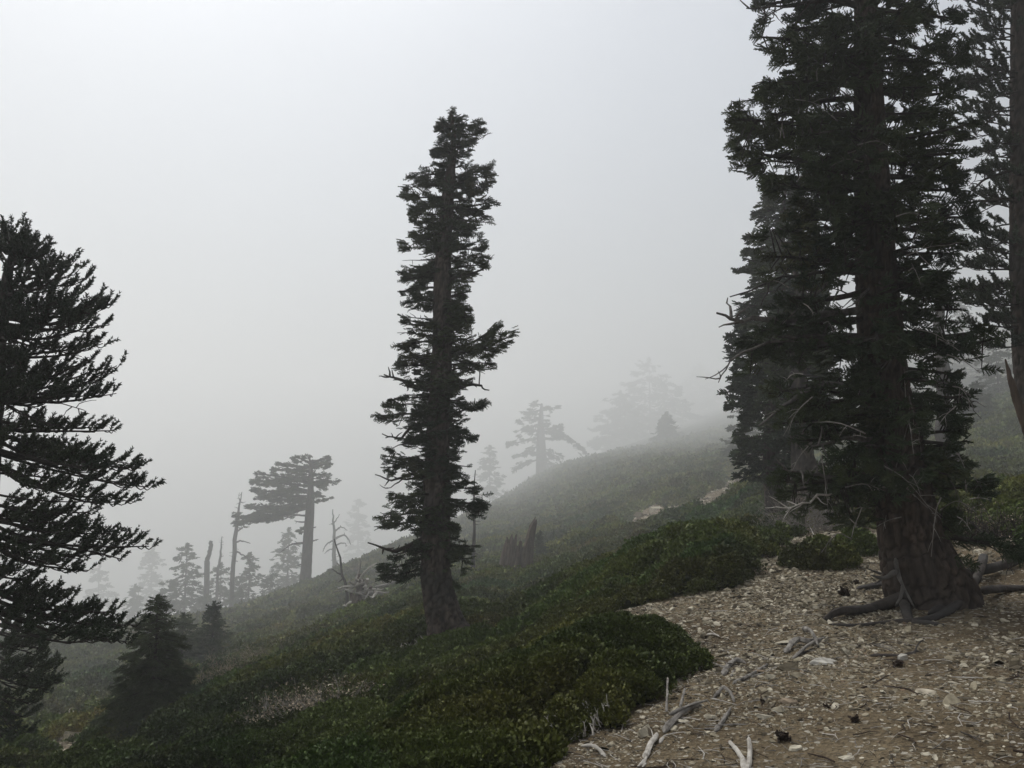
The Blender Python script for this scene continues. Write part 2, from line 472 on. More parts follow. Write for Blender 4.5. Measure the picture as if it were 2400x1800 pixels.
def tube(path, rad, sides=6, wob=0.0, cap=True):
    path = np.asarray(path, float); n = len(path)
    rad = np.broadcast_to(np.asarray(rad, float), (n,))
    T = unit(np.gradient(path, axis=0))
    ref = np.array([0, 0, 1.0]) if abs(T[n // 2, 2]) < .8 else np.array([0, 1.0, 0])
    A = unit(np.cross(np.broadcast_to(ref, T.shape), T)); B = np.cross(T, A)
    th = np.linspace(0, 2 * math.pi, sides, endpoint=False)
    r = rad[:, None] * (1 + (wob * (rng.random((n, sides)) - .5) * 2 if wob else 0))
    V = path[:, None] + r[..., None] * (np.cos(th)[None, :, None] * A[:, None] + np.sin(th)[None, :, None] * B[:, None])
    V = V.reshape(-1, 3)
    i = np.arange(n - 1)[:, None] * sides; j = np.arange(sides)[None]; k = (j + 1) % sides
    a, b, c, d = (i + j).ravel(), (i + k).ravel(), (i + sides + k).ravel(), (i + sides + j).ravel()
    F = np.concatenate([np.stack([a, b, c], 1), np.stack([a, c, d], 1)])
    if cap:
        V = np.vstack([V, path[0], path[-1]]); m = n * sides
        js = np.arange(sides); ks = (js + 1) % sides
        F = np.vstack([F, np.stack([ks, js, np.full(sides, m)], 1), np.stack([(n - 1) * sides + js, (n - 1) * sides + ks, np.full(sides, m + 1)], 1)])
    return V, F

def crooked(p0, p1, n=9, bend=.06, sag=0.0):
    p0, p1 = np.asarray(p0, float), np.asarray(p1, float)
    L = np.linalg.norm(p1 - p0)
    t = np.linspace(0, 1, n)[:, None]
    P = p0 + (p1 - p0) * t
    k = rng.normal(0, bend * L, (n, 3)); k[0] = k[-1] = 0
    k = (k + np.roll(k, 1, 0) + np.roll(k, -1, 0)) / 3; k[0] = k[-1] = 0
    P = P + k
    P[:, 2] -= sag * L * 4 * (t * (1 - t))[:, 0]
    return P

def gnarl(path, rad, sides=12, amp=.28, seed=0.0, ends=True):
    """a weathered length of wood: grain ridges along it, drawn-out ends"""
    path = np.asarray(path, float); n = len(path)
    rad = np.broadcast_to(np.asarray(rad, float), (n,)).copy()
    h = np.concatenate([[0], np.cumsum(np.linalg.norm(np.diff(path, axis=0), axis=1))]); rm = rad.mean()
    if ends:
        e = np.minimum(h, h[-1] - h) / (rm * 2.5); rad = rad * np.clip(.25 + e, .25, 1)
    T = unit(np.gradient(path, axis=0)); ref = np.array([0, 0, 1.0]) if abs(T[n // 2, 2]) < .8 else np.array([0, 1.0, 0])
    A = unit(np.cross(np.broadcast_to(ref, T.shape), T)); B = np.cross(T, A)
    TH, HH = np.meshgrid(np.linspace(0, 2 * math.pi, sides, endpoint=False), h)
    g = fbm(np.cos(TH) * 1.6 + HH / (rm * 9) + seed, np.sin(TH) * 1.6 + HH / (rm * 14), 3, seed) - .5 + .6 * (fbm(HH / (rm * 5) + np.cos(TH) * .3, np.sin(TH) * .3, 2, seed + 4) - .5)
    R = rad[:, None] * (1 + amp * 2 * g)
    V = path[:, None] + R[..., None] * (np.cos(TH)[..., None] * A[:, None] + np.sin(TH)[..., None] * B[:, None])
    v, f = tube(path, rad, sides)
    v[:n * sides] = V.reshape(-1, 3)
    return v, f

def scatter_group(name, sources):
    ng = bpy.data.node_groups.new(name, 'GeometryNodeTree')
    ng.interface.new_socket('Geometry', in_out='INPUT', socket_type='NodeSocketGeometry')
    ng.interface.new_socket('Geometry', in_out='OUTPUT', socket_type='NodeSocketGeometry')
    n, l = ng.nodes, ng.links
    gi, go = n.new('NodeGroupInput'), n.new('NodeGroupOutput')
    ip = n.new('GeometryNodeInstanceOnPoints'); ip.inputs['Pick Instance'].default_value = True
    j = n.new('GeometryNodeJoinGeometry')
    for s in reversed(sources):      # a join lists its inputs last link first
        oi = n.new('GeometryNodeObjectInfo'); oi.inputs['Object'].default_value = s; oi.inputs['As Instance'].default_value = True
        l.new(oi.outputs['Geometry'], j.inputs[0])
    def attr(nm, t):
        q = n.new('GeometryNodeInputNamedAttribute'); q.data_type = t; q.inputs['Name'].default_value = nm
        return q.outputs['Attribute']
    e2r = n.new('FunctionNodeEulerToRotation')
    l.new(attr('turn', 'FLOAT_VECTOR'), e2r.inputs[0])
    l.new(gi.outputs[0], ip.inputs['Points']); l.new(j.outputs[0], ip.inputs['Instance'])
    l.new(attr('pick', 'INT'), ip.inputs['Instance Index'])
    l.new(e2r.outputs[0], ip.inputs['Rotation']); l.new(attr('size', 'FLOAT_VECTOR'), ip.inputs['Scale'])
    l.new(ip.outputs[0], go.inputs[0])
    return ng

def scatter(name, P, E, S, sources, pick=None, parent=None, group=None):
    me = bpy.data.meshes.new(name)
    me.vertices.add(len(P)); me.vertices.foreach_set('co', np.asarray(P, np.float32).ravel())
    a = me.attributes.new('turn', 'FLOAT_VECTOR', 'POINT'); a.data.foreach_set('vector', np.asarray(E, np.float32).ravel())
    S = np.asarray(S, np.float32)
    if S.ndim == 1: S = np.stack([S, S, S], 1)
    a = me.attributes.new('size', 'FLOAT_VECTOR', 'POINT'); a.data.foreach_set('vector', S.ravel())
    a = me.attributes.new('pick', 'INT', 'POINT'); a.data.foreach_set('value', (rng.integers(0, len(sources), len(P)) if pick is None else pick).astype(np.int32))
    o = bpy.data.objects.new(name, me); COL.objects.link(o)
    if parent is not None:
        o.parent = parent; o.location = -Vector(parent.location)
    md = o.modifiers.new('scatter', 'NODES'); md.node_group = group or scatter_group(name + '_scatter', sources)
    o['kind'] = 'stuff'
    return o

# ---- foliage templates, x = forward, z = up, unit length
def blade(p, d, L, w, up, tipw=.3):
    """a flat tapered six-cornered leaf blade"""
    d = unit(d); s = unit(np.cross(up, d))
    V = [p - s * w * .25, p + s * w * .25, p + d * L * .45 + s * w * .5, p + d * L * .45 - s * w * .5, p + d * L + s * w * .5 * tipw, p + d * L - s * w * .5 * tipw]
    return np.array(V), np.array([[0, 1, 2], [0, 2, 3], [3, 2, 4], [3, 4, 5]])

def fir_spray(seed, fine=False, nd=14):
    r = np.random.default_rng(seed); a = Acc()
    twigs = [(np.zeros(3), np.array([1, 0, -.05]), 1.0)]
    for t in (.12, .30, .48, .66, .82):
        for s in (-1, 1):
            if r.random() < .12: continue
            ang = math.radians(r.uniform(38, 62))
            twigs.append((np.array([t, 0, -.03 * t]), np.array([math.cos(ang), s * math.sin(ang), r.uniform(-.18, .12)]), (.62 - .45 * t) * r.uniform(.75, 1.2)))
    up = np.array([0, 0, 1.0])
    for p, d, L in twigs:
        d = unit(d)
        if fine:
            side = unit(np.cross(up, d)); nn = max(3, int(L * nd))
            for k in range(nn):
                q = p + d * L * (k + .5) / nn
                for s in (-1, 1):
                    e = unit(d * .75 + side * s * r.uniform(.5, 1.) + up * r.uniform(.1, .75))
                    l = .11 * r.uniform(.8, 1.2); w = .035 * (14 / nd) ** .5
                    a.add([q - d * w, q + d * w, q + e * l], [[0, 1, 2]])
            v, f = blade(p, d, L, .075, up); a.add(v, f)
            v, f = blade(p, d, L * 1.03, .07, side, .5); a.add(v, f)
        else:
            v, f = blade(p, d, L, .16, up + r.normal(0, .25, 3)); a.add(v, f)
            v, f = blade(p, d, L * .95, .11, unit(np.cross(up, d)) + r.normal(0, .2, 3)); a.add(v[:], f)
    return np.concatenate(a.V), np.concatenate(a.F)

def pine_tuft(seed, n=44):
    r = np.random.default_rng(seed); a = Acc()
    for k in range(n):
        q = np.array([r.uniform(-.05, .84), 0, 0])
        ph = r.uniform(0, 2 * math.pi); c = r.uniform(.45, 1.2)
        e = unit(np.array([math.cos(c), math.sin(c) * math.cos(ph), math.sin(c) * math.sin(ph)]))
        s = unit(np.cross(e, r.normal(0, 1, 3))); w = .046
        l = r.uniform(.20, .30)
        a.add([q - s * w, q + s * w, q + e * l * .7 + s * w * .7, q + e * l], [[0, 1, 2], [0, 2, 3]])
    return np.concatenate(a.V), np.concatenate(a.F)

FIRM = [fir_spray(k + 20, True, 8) for k in range(4)]
FIR = [fir_spray(k) for k in range(4)]
FIRF = [fir_spray(k + 10, True) for k in range(4)]
PINE = [pine_tuft(k) for k in range(4)]

def frames(D, roll=.5, up=(0, 0, 1.0)):
    """rotation matrices with x along D and z near up"""
    X = unit(D); U = np.asarray(up, float) + rng.normal(0, roll, X.shape)
    Y = unit(np.cross(U, X)); Z = np.cross(X, Y)
    return np.stack([X, Y, Z], -1)

TEMPS = [FIR, FIRF, FIRM, PINE]
def put(acc, temps, P, D, size, roll=.5, mi=0):
    if len(P) == 0: return
    base = [k for k, t in enumerate(TEMPS) if t is temps][0] * 4
    acc.I.append((base + rng.integers(0, 4, len(P)), np.asarray(P, float), frames(D, roll), np.asarray(size, float)))

_sprays = {}
def spray_group(m):
    """one scatter node group per foliage material, choosing among all the spray shapes"""
    if m.name not in _sprays:
        src = []
        for t in TEMPS:
            for tv, tf in t:
                a = Acc(); a.add(tv, tf); src.append(a.build('spray', m, None, False, None, False))
        _sprays[m.name] = scatter_group('sprays_' + m.name, src)
    return _sprays[m.name]

def along(path, t):
    f = np.asarray(t) * (len(path) - 1); i = np.clip(f.astype(int), 0, len(path) - 2); u = (f - i)[:, None]
    return path[i] * (1 - u) + path[i + 1] * u

def fir_foliage(acc, twacc, path, width, dens, size, t0=.15, thick=.08, temps=None, droop=.15, tip=True, roll=.5):
    """a layered pad of sprays about a limb"""
    L = np.linalg.norm(np.diff(path, axis=0), axis=1).sum()
    n = max(5, int(dens * L * max(width, .12) * 2))
    nc = max(4, n // 4)
    ci = rng.integers(0, nc, n)
    t = np.clip((t0 + (1 - t0) * rng.random(nc) ** .8)[ci] + rng.normal(0, .045, n), t0 * .6, 1)
    fwd = unit(path[-1] - path[len(path) // 3])
    lat = unit(np.cross(fwd, [0, 0, 1.0]))
    prof = np.sqrt(np.clip((t - t0) / (1 - t0) * 2.2, 0, 1)) * np.clip((1.06 - t) * 2.4, .12, 1)
    u = np.clip(rng.uniform(-1, 1, nc)[ci] + rng.normal(0, .16, n), -1.1, 1.1)
    zc = rng.normal(0, thick, nc)[ci]
    base = along(path, t)
    P = base + lat * (u * prof * width)[:, None] + np.array([0, 0, 1.0]) * (zc + rng.normal(0, thick * .35, n) - droop * np.abs(u) * prof * width)[:, None]
    D = fwd + lat * (u * 1.15 + rng.normal(0, .3, n))[:, None] + np.array([0, 0, 1.0]) * rng.normal(.02, .22, n)[:, None]
    sz = size * rng.uniform(.65, 1.2, n)
    P = P - unit(D) * sz[:, None] * .45
    if tip:
        k = max(2, n // 10)
        tt = rng.uniform(.86, 1, k)
        P = np.vstack([P, along(path, tt)]); D = np.vstack([D, fwd + rng.normal(0, .28, (k, 3))]); sz = np.concatenate([sz, size * rng.uniform(.5, .9, k)])
    put(acc, temps or FIR, P, D, sz, roll)
    if twacc is not None:
        for k in range(0, n, 3):
            a = along(path, np.array([max(0, t[k] - .12 * abs(u[k]))]))[0]
            v, f = tube([a, (a + P[k]) / 2 + [0, 0, .01], P[k]], [.011, .008, .005], 3, 0, False); twacc.add(v, f)

def pine_foliage(acc, twacc, path, width, dens, size, t0=.3, thick=.12):
    L = np.linalg.norm(np.diff(path, axis=0), axis=1).sum()
    fwd = unit(path[-1] - path[len(path) // 3]); lat = unit(np.cross(fwd, [0, 0, 1.0])); up = np.array([0, 0, 1.0])
    nb = max(4, int(L * 9))
    for k in range(nb):
        t = t0 + (1 - t0) * (k + rng.random()) / nb
        b = along(path, np.array([t]))[0]
        u = rng.uniform(-1, 1); pr = min(1, (1.12 - t) * 2.2)
        l = width * pr * rng.uniform(.6, 1.15)
        d = unit(fwd * rng.uniform(.8, 1.3) + lat * u * 1.1 + up * rng.uniform(.0, .5))
        e = b + d * l
        sp = spline([b, b + d * l * .5 - up * .03, e + up * .05 * l], 5)
        v, f = tube(sp, np.linspace(.0075, .004, 5), 3, 0, False); twacc.add(v, f)
        m = max(2, int(dens * l / .1))
        tt = rng.uniform(.25, 1, m); tt[0] = 1
        P = along(sp, tt)
        D = d * .9 + up * rng.uniform(.35, 1.25, m)[:, None] + lat * rng.normal(0, .35, m)[:, None]
        sz = size * rng.uniform(.7, 1.15, m)
        P = P + unit(D) * (thick * rng.random(m))[:, None] * .6
        put(acc, PINE, P, D, sz, 1.0)

# ------------------------------------------------------------------ trunks
def trunk_acc(path, rad, sides=40, step=.05, cell=(.12, .26), relief=.02, lobes=0, lobe_amp=0.0, lobe_h=.5, lean_dir=0.0, seed=0.0, top_open=False):
    path = np.asarray(path, float); rad = np.asarray(rad, float)
    L = np.linalg.norm(np.diff(path, axis=0), axis=1).sum()
    n = max(8, int(L / step))
    C = spline(path, n)
    tt = np.linspace(0, 1, n)
    R = spline(np.stack([rad, rad, rad], 1), n)[:, 0]
    th = np.linspace(0, 2 * math.pi, sides, endpoint=False)
    h = np.concatenate([[0], np.cumsum(np.linalg.norm(np.diff(C, axis=0), axis=1))])
    TH, HH = np.meshgrid(th, h)
    rb = float(np.median(R))
    per = max(5, round(2 * math.pi * rb / cell[0]))
    jit = fbm(TH * rb * 9, HH * 5, 3, seed) - .5
    wob_u = (fbm(np.cos(TH) * 3 + HH * 3, np.sin(TH) * 3 - HH * 2, 3, seed + 2) - .5) * 1.5
    f1, f2 = worley(TH / (2 * math.pi) * per + wob_u, HH / cell[1] + jit * 1.6, per, seed)
    plate = smooth(.0, .34, f2 - f1 + (fbm(TH * rb * 30, HH * 9, 3, seed + 5) - .5) * .22)
    plate2 = .5 * h2(np.floor(f1 * 0 + 1), np.floor(HH * 0), seed)
    disp = relief * (plate - .6) + relief * .5 * (fbm(TH * rb * 26, HH * 12, 3, seed + 9) - .5)
    lob = 1 + lobe_amp * np.exp(-HH / lobe_h) * (.5 + .5 * np.cos(lobes * (TH - lean_dir))) if lobes else 1.0
    RR = R[:, None] * lob + disp * np.clip(R[:, None] / rb, .35, 1.3)
    T = unit(np.gradient(C, axis=0))
    A = unit(np.cross(np.broadcast_to([0, 1.0, 0], T.shape), T)); B = np.cross(T, A)
    V = C[:, None] + RR[..., None] * (np.cos(TH)[..., None] * A[:, None] + np.sin(TH)[..., None] * B[:, None])
    i = np.arange(n - 1)[:, None] * sides; j = np.arange(sides)[None]; k = (j + 1) % sides
    a, b, c, d = (i + j).ravel(), (i + k).ravel(), (i + sides + k).ravel(), (i + sides + j).ravel()
    F = np.concatenate([np.stack([a, b, c], 1), np.stack([a, c, d], 1)])
    acc = Acc(); acc.add(V.reshape(-1, 3), F)
    acc.plate = np.concatenate([plate.ravel(), np.ones(sides + 1)])
    m = V.shape[0] - 1
    js = np.arange(sides); ks = (js + 1) % sides
    acc.add(np.vstack([V[-1], C[-1] + T[-1] * R[-1] * .4]), np.stack([js, ks, np.full(sides, sides)], 1))
    return acc, C, R

class Tree:
    """a tree described by the run of its trunk in survey pixels at a known distance"""
    def __init__(s, name, label, cat, Y, run, group=None, bark=None, sides=36, step=.06, **kw):
        s.k = far(Y) / Y; Y = far(Y); step = step * s.k
        s.Y = Y; s.px = np.array(run, float)                     # (dx, dy, width) from the base to the top
        P = np.array([at(a, b, Y) for a, b, _ in run]); R = np.array([w for *_, w in run]) * Y / FD / 2
        g = P[0].copy(); g[2] = min(g[2], float(zt(g[0], g[1])))
        s.root = thing(name, label, cat, P[0], group)
        foot = P[0] - np.array([0, 0, .5]) 
        acc, s.C, s.R = trunk_acc(np.vstack([foot, P]), np.concatenate([[R[0] * 1.05], R]), sides, step, **kw)
        s.trunk = child(acc, 'trunk', bark or M_bark, s.root, True)
        pa = s.trunk.data.attributes.new('plate', 'FLOAT', 'POINT'); pl = acc.plate[:len(s.trunk.data.vertices)]
        pa.data.foreach_set('value', pl.astype(np.float32))
    def axis(s, dy):
        o = np.argsort(s.px[:, 1])
        return at(float(np.interp(dy, s.px[o, 1], s.px[o, 0])), dy, s.Y)
    def rad(s, dy):
        o = np.argsort(s.px[:, 1])
        return float(np.interp(dy, s.px[o, 1], s.px[o, 2])) * s.Y / FD / 2

def limb(tree, dy0, tip, depth=0.0, r0=.05, width=.35, dens=26, size=.26, bend=.05, sag=.0, t0=.15, kind='fir', via=None, thick=.08, temps=None, wood=None, twigs=True, roll=.5):
    """one bough of a tree, a part, with its needles as a sub-part; tip and via are survey pixels"""
    k_ = tree.k; depth, r0, width, size, thick = depth * k_, r0 * k_, width * k_, size * k_, thick * k_; dens = dens if kind == 'dead' else dens / k_ ** 2
    p0 = tree.axis(dy0)
    p1 = at(tip[0], tip[1], tree.Y + depth)
    mids = [at(v[0], v[1], tree.Y + depth * .5) for v in (via or [])]
    if mids:
        path = spline(np.vstack([p0, *mids, p1]), 11) + np.vstack([np.zeros(3), rng.normal(0, .012, (9, 3)), np.zeros(3)])
    else:
        path = spline(crooked(p0, p1, 5, bend, sag), 11)
    rr = np.linspace(r0, r0 * .22, 11)
    w = Acc(); v, f = tube(path, rr, 7, .12); w.add(v, f)
    fol = None
    if kind != 'dead':
        fol = Acc()
        if kind == 'fir': fir_foliage(fol, w if twigs else None, path, width, dens, size, t0, thick, temps, roll=roll)
        else: pine_foliage(fol, w, path, width, dens, size, t0, thick)
    else:
        stubs(w, path, r0, int(dens))
    b = child(w, 'branch', wood or M_twig, tree.root)
    if fol is not None:
        child(fol, 'needles', M_fir if kind == 'fir' else M_pine, b)
    return path

def stubs(w, path, r0, n, scale=1.0):
    L = np.linalg.norm(path[-1] - path[0])
    for k in range(n):
        t = rng.uniform(.3, .97); b = along(path, np.array([t]))[0]
        fw = unit(path[-1] - path[0])
        d = unit(fw * .6 + rng.normal(0, .75, 3)); l = L * rng.uniform(.08, .22) * scale
        v, f = tube(crooked(b, b + d * l, 5, .1), np.linspace(r0 * .4, r0 * .12, 5), 4, .1); w.add(v, f)

def crown_fill(tree, dy_top, dy_bot, n, lfun, width=.3, dens=22, size=.26, temps=None, r0=.03, droop=.0, name='crown', leaf=None, face=0.0):
    """boughs towards and away from the viewer, joined as the inner crown"""
    k_ = tree.k; lf0 = lfun; lfun = lambda y: lf0(y) * k_; width, size, r0, dens = width * k_, size * k_, r0 * k_, dens / k_ ** 2
    w, fol = Acc(), Acc()
    for k in range(n):
        dy = dy_top + (dy_bot - dy_top) * ((k + rng.random()) / n)
        az = rng.uniform(0, 2 * math.pi)
        L = lfun(dy) * rng.uniform(.55, 1.05)
        p0 = tree.axis(dy)
        d = np.array([math.cos(az) , math.sin(az), rng.uniform(-.25, .25) - droop])
        path = spline(crooked(p0, p0 + d * L, 4, .05), 7)
        v, f = tube(path, np.linspace(r0, r0 * .3, 7), 4); w.add(v, f)
        fir_foliage(fol, None, path, min(width, L * .5), dens, size, .18, .07, temps)
    b = child(w, 'inner_boughs', M_twig, tree.root); b['kind'] = 'stuff'
    c = child(fol, name, leaf or M_fir, tree.root); c['kind'] = 'stuff'
    return c

#@@GROUND
# ------------------------------------------------------------------ ground
SCREE_PX = [(1205, 1700), (1140, 1632), (1240, 1606), (1335, 1572), (1420, 1512), (1440, 1480), (1512, 1450), (1535, 1420), (1500, 1395), (1420, 1380), (1335, 1378), (1300, 1350), (1345, 1320), (1400, 1308), (1540, 1280), (1615, 1256), (1650, 1200), (1690, 1172), (1790, 1138), (1880, 1146), (1990, 1200), (2230, 1212)]
SCREE = [tuple(gpt(*p)[:2]) for p in SCREE_PX] + [(12.0, 9.5), (12.0, -6.0), (-.8, -6.0), (-.2, 3.2)]
BARE = []      # centre, radii, turn of smaller bare places
for (dx, dy, wx, wy) in [(1500, 1185, 26, 1), (290, 1625, 60, 3), (440, 1515, 55, 3), (500, 1478, 50, 3), (560, 1448, 40, 2), (880, 1405, 45, 2), (800, 1352, 46, 1), (1112, 1258, 34, 0.5), (955, 1392, 40, .5), (640, 1560, 40, 1), (700, 1500, 30, 1), (1250, 1225, 26, 1), (1480, 1130, 30, 1), (960, 1300, 36, 1),
                         (2130, 1042, 50, 6), (2180, 962, 40, 10), (2060, 985, 50, 8), (2110, 1180, 90, 16), (330, 1640, 60, 12), (1320, 930, 12, 4)]:
    c = gpt(dx, dy)
    ry_ = wx * c[1] / FD * .9 + abs(wy) * c[1] / FD * 5.0
    BARE.append((c[0], c[1], wx * c[1] / FD, ry_))
for (dx, dy, wx, deep, back) in [(1555, 1062, 66, 19, .84), (1400, 1106, 60, 17, .85), (1470, 1092, 30, 12, .84), (1596, 1036, 44, 20, .84), (150, 1535, 46, 7, .82), (236, 1508, 40, 7, .84), (150, 1590, 34, 4, .84), (70, 1560, 30, 5, .84), (300, 1470, 36, 8, .86)]:
    c = gpt(dx, dy) * back      # long bare gullies that run down towards the bench
    BARE.append((c[0], c[1], wx * c[1] / FD, deep))

def cover(x, y):
    """metres inside the shrub cover (negative: on bare ground)"""
    d = polydist(SCREE, x, y)
    d = np.where(inside(SCREE, x, y), -d, d)
    for (bx, by, rx, ry) in BARE:
        e = (np.hypot((x - bx - (y - by) * bx / by) / rx, (y - by) / ry) - 1) * min(rx, ry)
        d = np.minimum(d, e)
    return d

def canopy(x, y):
    """height of the shrub cover: rounded domes with dark clefts between them"""
    r = np.hypot(x, y)
    d = cover(x, y) + (fbm(x * 2.2, y * 2.2, 3, 3.) - .5) * .5 * np.clip(r / 8, .3, 2.0) + (fbm(x * 7, y * 7, 2, 43.) - .5) * .34
    wx, wy = x + (fbm(x * .9, y * .9, 2, 31.) - .5) * 1.2, y + (fbm(x * .9, y * .9, 2, 37.) - .5) * 1.2
    a1, a2 = worley(wx / 2.1, wy / 2.1, None, 5.); b1, b2 = worley(wx / .5, wy / .5, None, 9.); c1, c2 = worley(wx / 7.0, wy / 7.0, None, 15.); e1, e2 = worley(wx / 3.0, wy / 3.0, None, 19.)
    big = fbm(x / 2.6, y / 2.6, 3, 11.)
    mound = np.exp(-(((x - .3) / 1.9) ** 2 + ((y - 7.2) / 1.7) ** 2)) + .9 * np.exp(-((((x - 2.4) * .4 - (y - 14.6) * .92) / 3.4) ** 2 + (((x - 2.4) * .92 + (y - 14.6) * .4) / 1.2) ** 2))
    dome = np.clip(1 - a1 ** 2 * 1.5, 0, 1); small = np.clip(1 - b1 ** 2 * 1.6, 0, 1)
    far_ = np.clip((r - 9) / 30, 0, 1)
    cleft = smooth(.0, .20, a2 - a1) * (1 - far_) + far_
    cleft = cleft * np.where(mound > .35, 1, .25 + .75 * cleft) 
    H = .06 + .28 * dome * smooth(.2, .7, big) + .17 * small + .08 * (fbm(x / .3, y / .3, 2, 17.) - .5) + .27 * mound
    H = H * (1 - .55 * smooth(.6, 1.7, x) * (y > 5.2) * (y < 9.8))
    H = H * (.30 + .70 * cleft) + far_ * (1.05 * (np.clip(1 - e1 ** 2 * 1.6, 0, 1) * smooth(.0, .16, e2 - e1) - .35) * smooth(.15, .5, fbm(x / 9, y / 9, 2, 29.)) + .35 * (np.clip(1 - c1 ** 2 * 1.5, 0, 1) - .3)) + np.clip((r - 60) / 150, 0, 1) * .9 * (np.clip(1 - c1 ** 2 * 1.4, 0, 1) - .2)
    edge = 1 - np.exp(-np.clip(d, 0, 9) / .30)
    return np.where(d > 0, np.maximum(H, .05) * edge, 0.0), d

rs = [0.6]
while rs[-1] < 1300: rs.append(rs[-1] * 1.0175 + .012)
rs = np.array(rs)
th = np.concatenate([np.radians(np.arange(-48, 48, .36)), np.radians(np.arange(48, 312, 4.0))])
RR, TT = np.meshgrid(rs, th, indexing='ij')
GX, GY = RR * np.sin(TT), RR * np.cos(TT)
GZ = zt(GX, GY)
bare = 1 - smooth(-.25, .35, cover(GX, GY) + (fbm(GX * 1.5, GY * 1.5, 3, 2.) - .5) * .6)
nr, nt_ = GX.shape
def grid_faces(nr, nt_, wrap=True):
    i = np.arange(nr - 1)[:, None] * nt_; j = np.arange(nt_ if wrap else nt_ - 1)[None]; k = (j + 1) % nt_
    a, b, c, d = (i + j).ravel(), (i + k).ravel(), (i + nt_ + k).ravel(), (i + nt_ + j).ravel()
    return np.concatenate([np.stack([a, c, b], 1), np.stack([a, d, c], 1)])
ga = Acc()
GV = np.stack([GX, GY, GZ], -1).reshape(-1, 3)
ga.add(GV, grid_faces(nr, nt_))
ga.add(np.vstack([GV[:nt_], [[0, 0, float(zt(0., 0.))]]]), np.stack([np.arange(nt_), np.roll(np.arange(nt_), -1), np.full(nt_, nt_)], 1)[:, ::-1])
ground = ga.build('ground', M_ground, None, True)
ground['kind'] = 'structure'
ground['label'] = 'steep mountainside of tan dirt and broken shale'
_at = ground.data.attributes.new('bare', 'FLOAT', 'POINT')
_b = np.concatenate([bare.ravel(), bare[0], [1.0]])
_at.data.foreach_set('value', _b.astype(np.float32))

# ------------------------------------------------------------------ scattering many small pieces (geometry nodes)
def leaf_tuft(seed, n=34, leaf=.30, spread=.62):
    """a rosette of small upright oval leaves, about one unit across"""
    r = np.random.default_rng(seed); a = Acc()
    for k in range(n):
        th, rad = r.uniform(0, 2 * math.pi), spread * math.sqrt(r.random())
        p = np.array([rad * math.cos(th), rad * math.sin(th), .18 * (1 - rad) + r.uniform(-.25, .16)])
        d = unit(np.array([.7 * math.cos(th) * rad + r.normal(0, .35), .7 * math.sin(th) * rad + r.normal(0, .35), r.uniform(.25, .9)]))
        s = unit(np.cross(d, r.normal(0, 1, 3))); nn = np.cross(s, d)
        L, w = leaf * r.uniform(.75, 1.25), leaf * .33
        V = [p, p + d * L * .4 + s * w + nn * .02, p + d * L * .4 - s * w + nn * .02, p + d * L * .78 + s * w * .75, p + d * L * .78 - s * w * .75, p + d * L]
        a.add(V, [[0, 1, 2], [2, 1, 3], [2, 3, 4], [4, 3, 5]])
    return a.build('leaf_tuft', M_manz, None, False, None, False)
TUFTS = [leaf_tuft(k) for k in range(6)]

def canopy_mesh(acc, sel_fn, rmin, rmax, drop):
    k0, k1 = np.searchsorted(rs, rmin), np.searchsorted(rs, rmax)
    sx = np.radians(np.arange(-47, 47, .36)); R2, T2 = np.meshgrid(rs[k0:k1], sx, indexing='ij')
    X, Y = R2 * np.sin(T2), R2 * np.cos(T2)
    H, d = canopy(X, Y)
    ok = (H > .05) & sel_fn(X, Y)
    Z = zt(X, Y) + np.where(ok, H - drop * np.clip(R2 / 8, .5, 3) - .02, -.15)
    F = grid_faces(*X.shape, wrap=False)
    f_ok = ok.ravel()[F].any(1)
    F = F[f_ok]
    used, inv = np.unique(F, return_inverse=True)
    acc.add(np.stack([X, Y, Z], -1).reshape(-1, 3)[used], inv.reshape(-1, 3))

def tuft_points(n, sel_fn, rmin, rmax, half=.80, size=.021, minsize=.13):
    lr = rng.uniform(math.log(rmin), math.log(rmax), n); r = np.exp(lr); a = rng.uniform(-half, half, n)
    x, y = r * np.sin(a), r * np.cos(a)
    H, d = canopy(x, y)
    ok = (H > .06) & sel_fn(x, y)
    x, y, r, H = x[ok], y[ok], r[ok], H[ok]
    e = .08 * np.clip(r / 6, .7, 6)
    hx = zt(x + e, y) + canopy(x + e, y)[0]; hy = zt(x, y + e) + canopy(x, y + e)[0]; z0 = zt(x, y); h0 = z0 + H
    nx, ny = -(hx - h0) / e, -(hy - h0) / e
    S = np.maximum(minsize, size * r) * rng.uniform(.7, 1.25, len(x))
    P = np.stack([x, y, h0 - S * .25], 1)
    tx = np.arctan2(-ny, 1) ; ty = np.arctan2(nx, 1)
    E = np.stack([np.clip(tx, -.9, .9) + rng.normal(0, .2, len(x)), np.clip(ty, -.9, .9) + rng.normal(0, .2, len(x)), rng.uniform(0, 6.28, len(x))], 1)
    return P, E, S

MOUND_PX = [(1205, 1690), (1140, 1640), (1335, 1575), (1440, 1500), (1530, 1445), (1540, 1400), (1420, 1360), (1300, 1340), (1100, 1380), (960, 1440), (860, 1520), (820, 1610), (900, 1690)]
MOUND = [tuple(gpt(*p)[:2]) for p in MOUND_PX]
in_mound = lambda x, y: inside(MOUND, x, y)
mound = thing('manzanita_shrub', 'broad domed dark green manzanita mound spilling onto the shale beside the tall lone fir', 'shrub', gpt(1250, 1560), 'low manzanita shrubs')
ma = Acc(); canopy_mesh(ma, in_mound, 3.5, 16, .07)
child(ma, 'stems', M_manzdeep, mound, True)  # added opaque dark sheet below the leaf tufts, closing gaps to the ground
P, E, S = tuft_points(190000, in_mound, 4.0, 14, .5, .0115, .08)
scatter('foliage', P, E, S, TUFTS, None, mound)
out_mound = lambda x, y: ~inside(MOUND, x, y)
ca = Acc(); canopy_mesh(ca, out_mound, 3.0, 1250, .07)
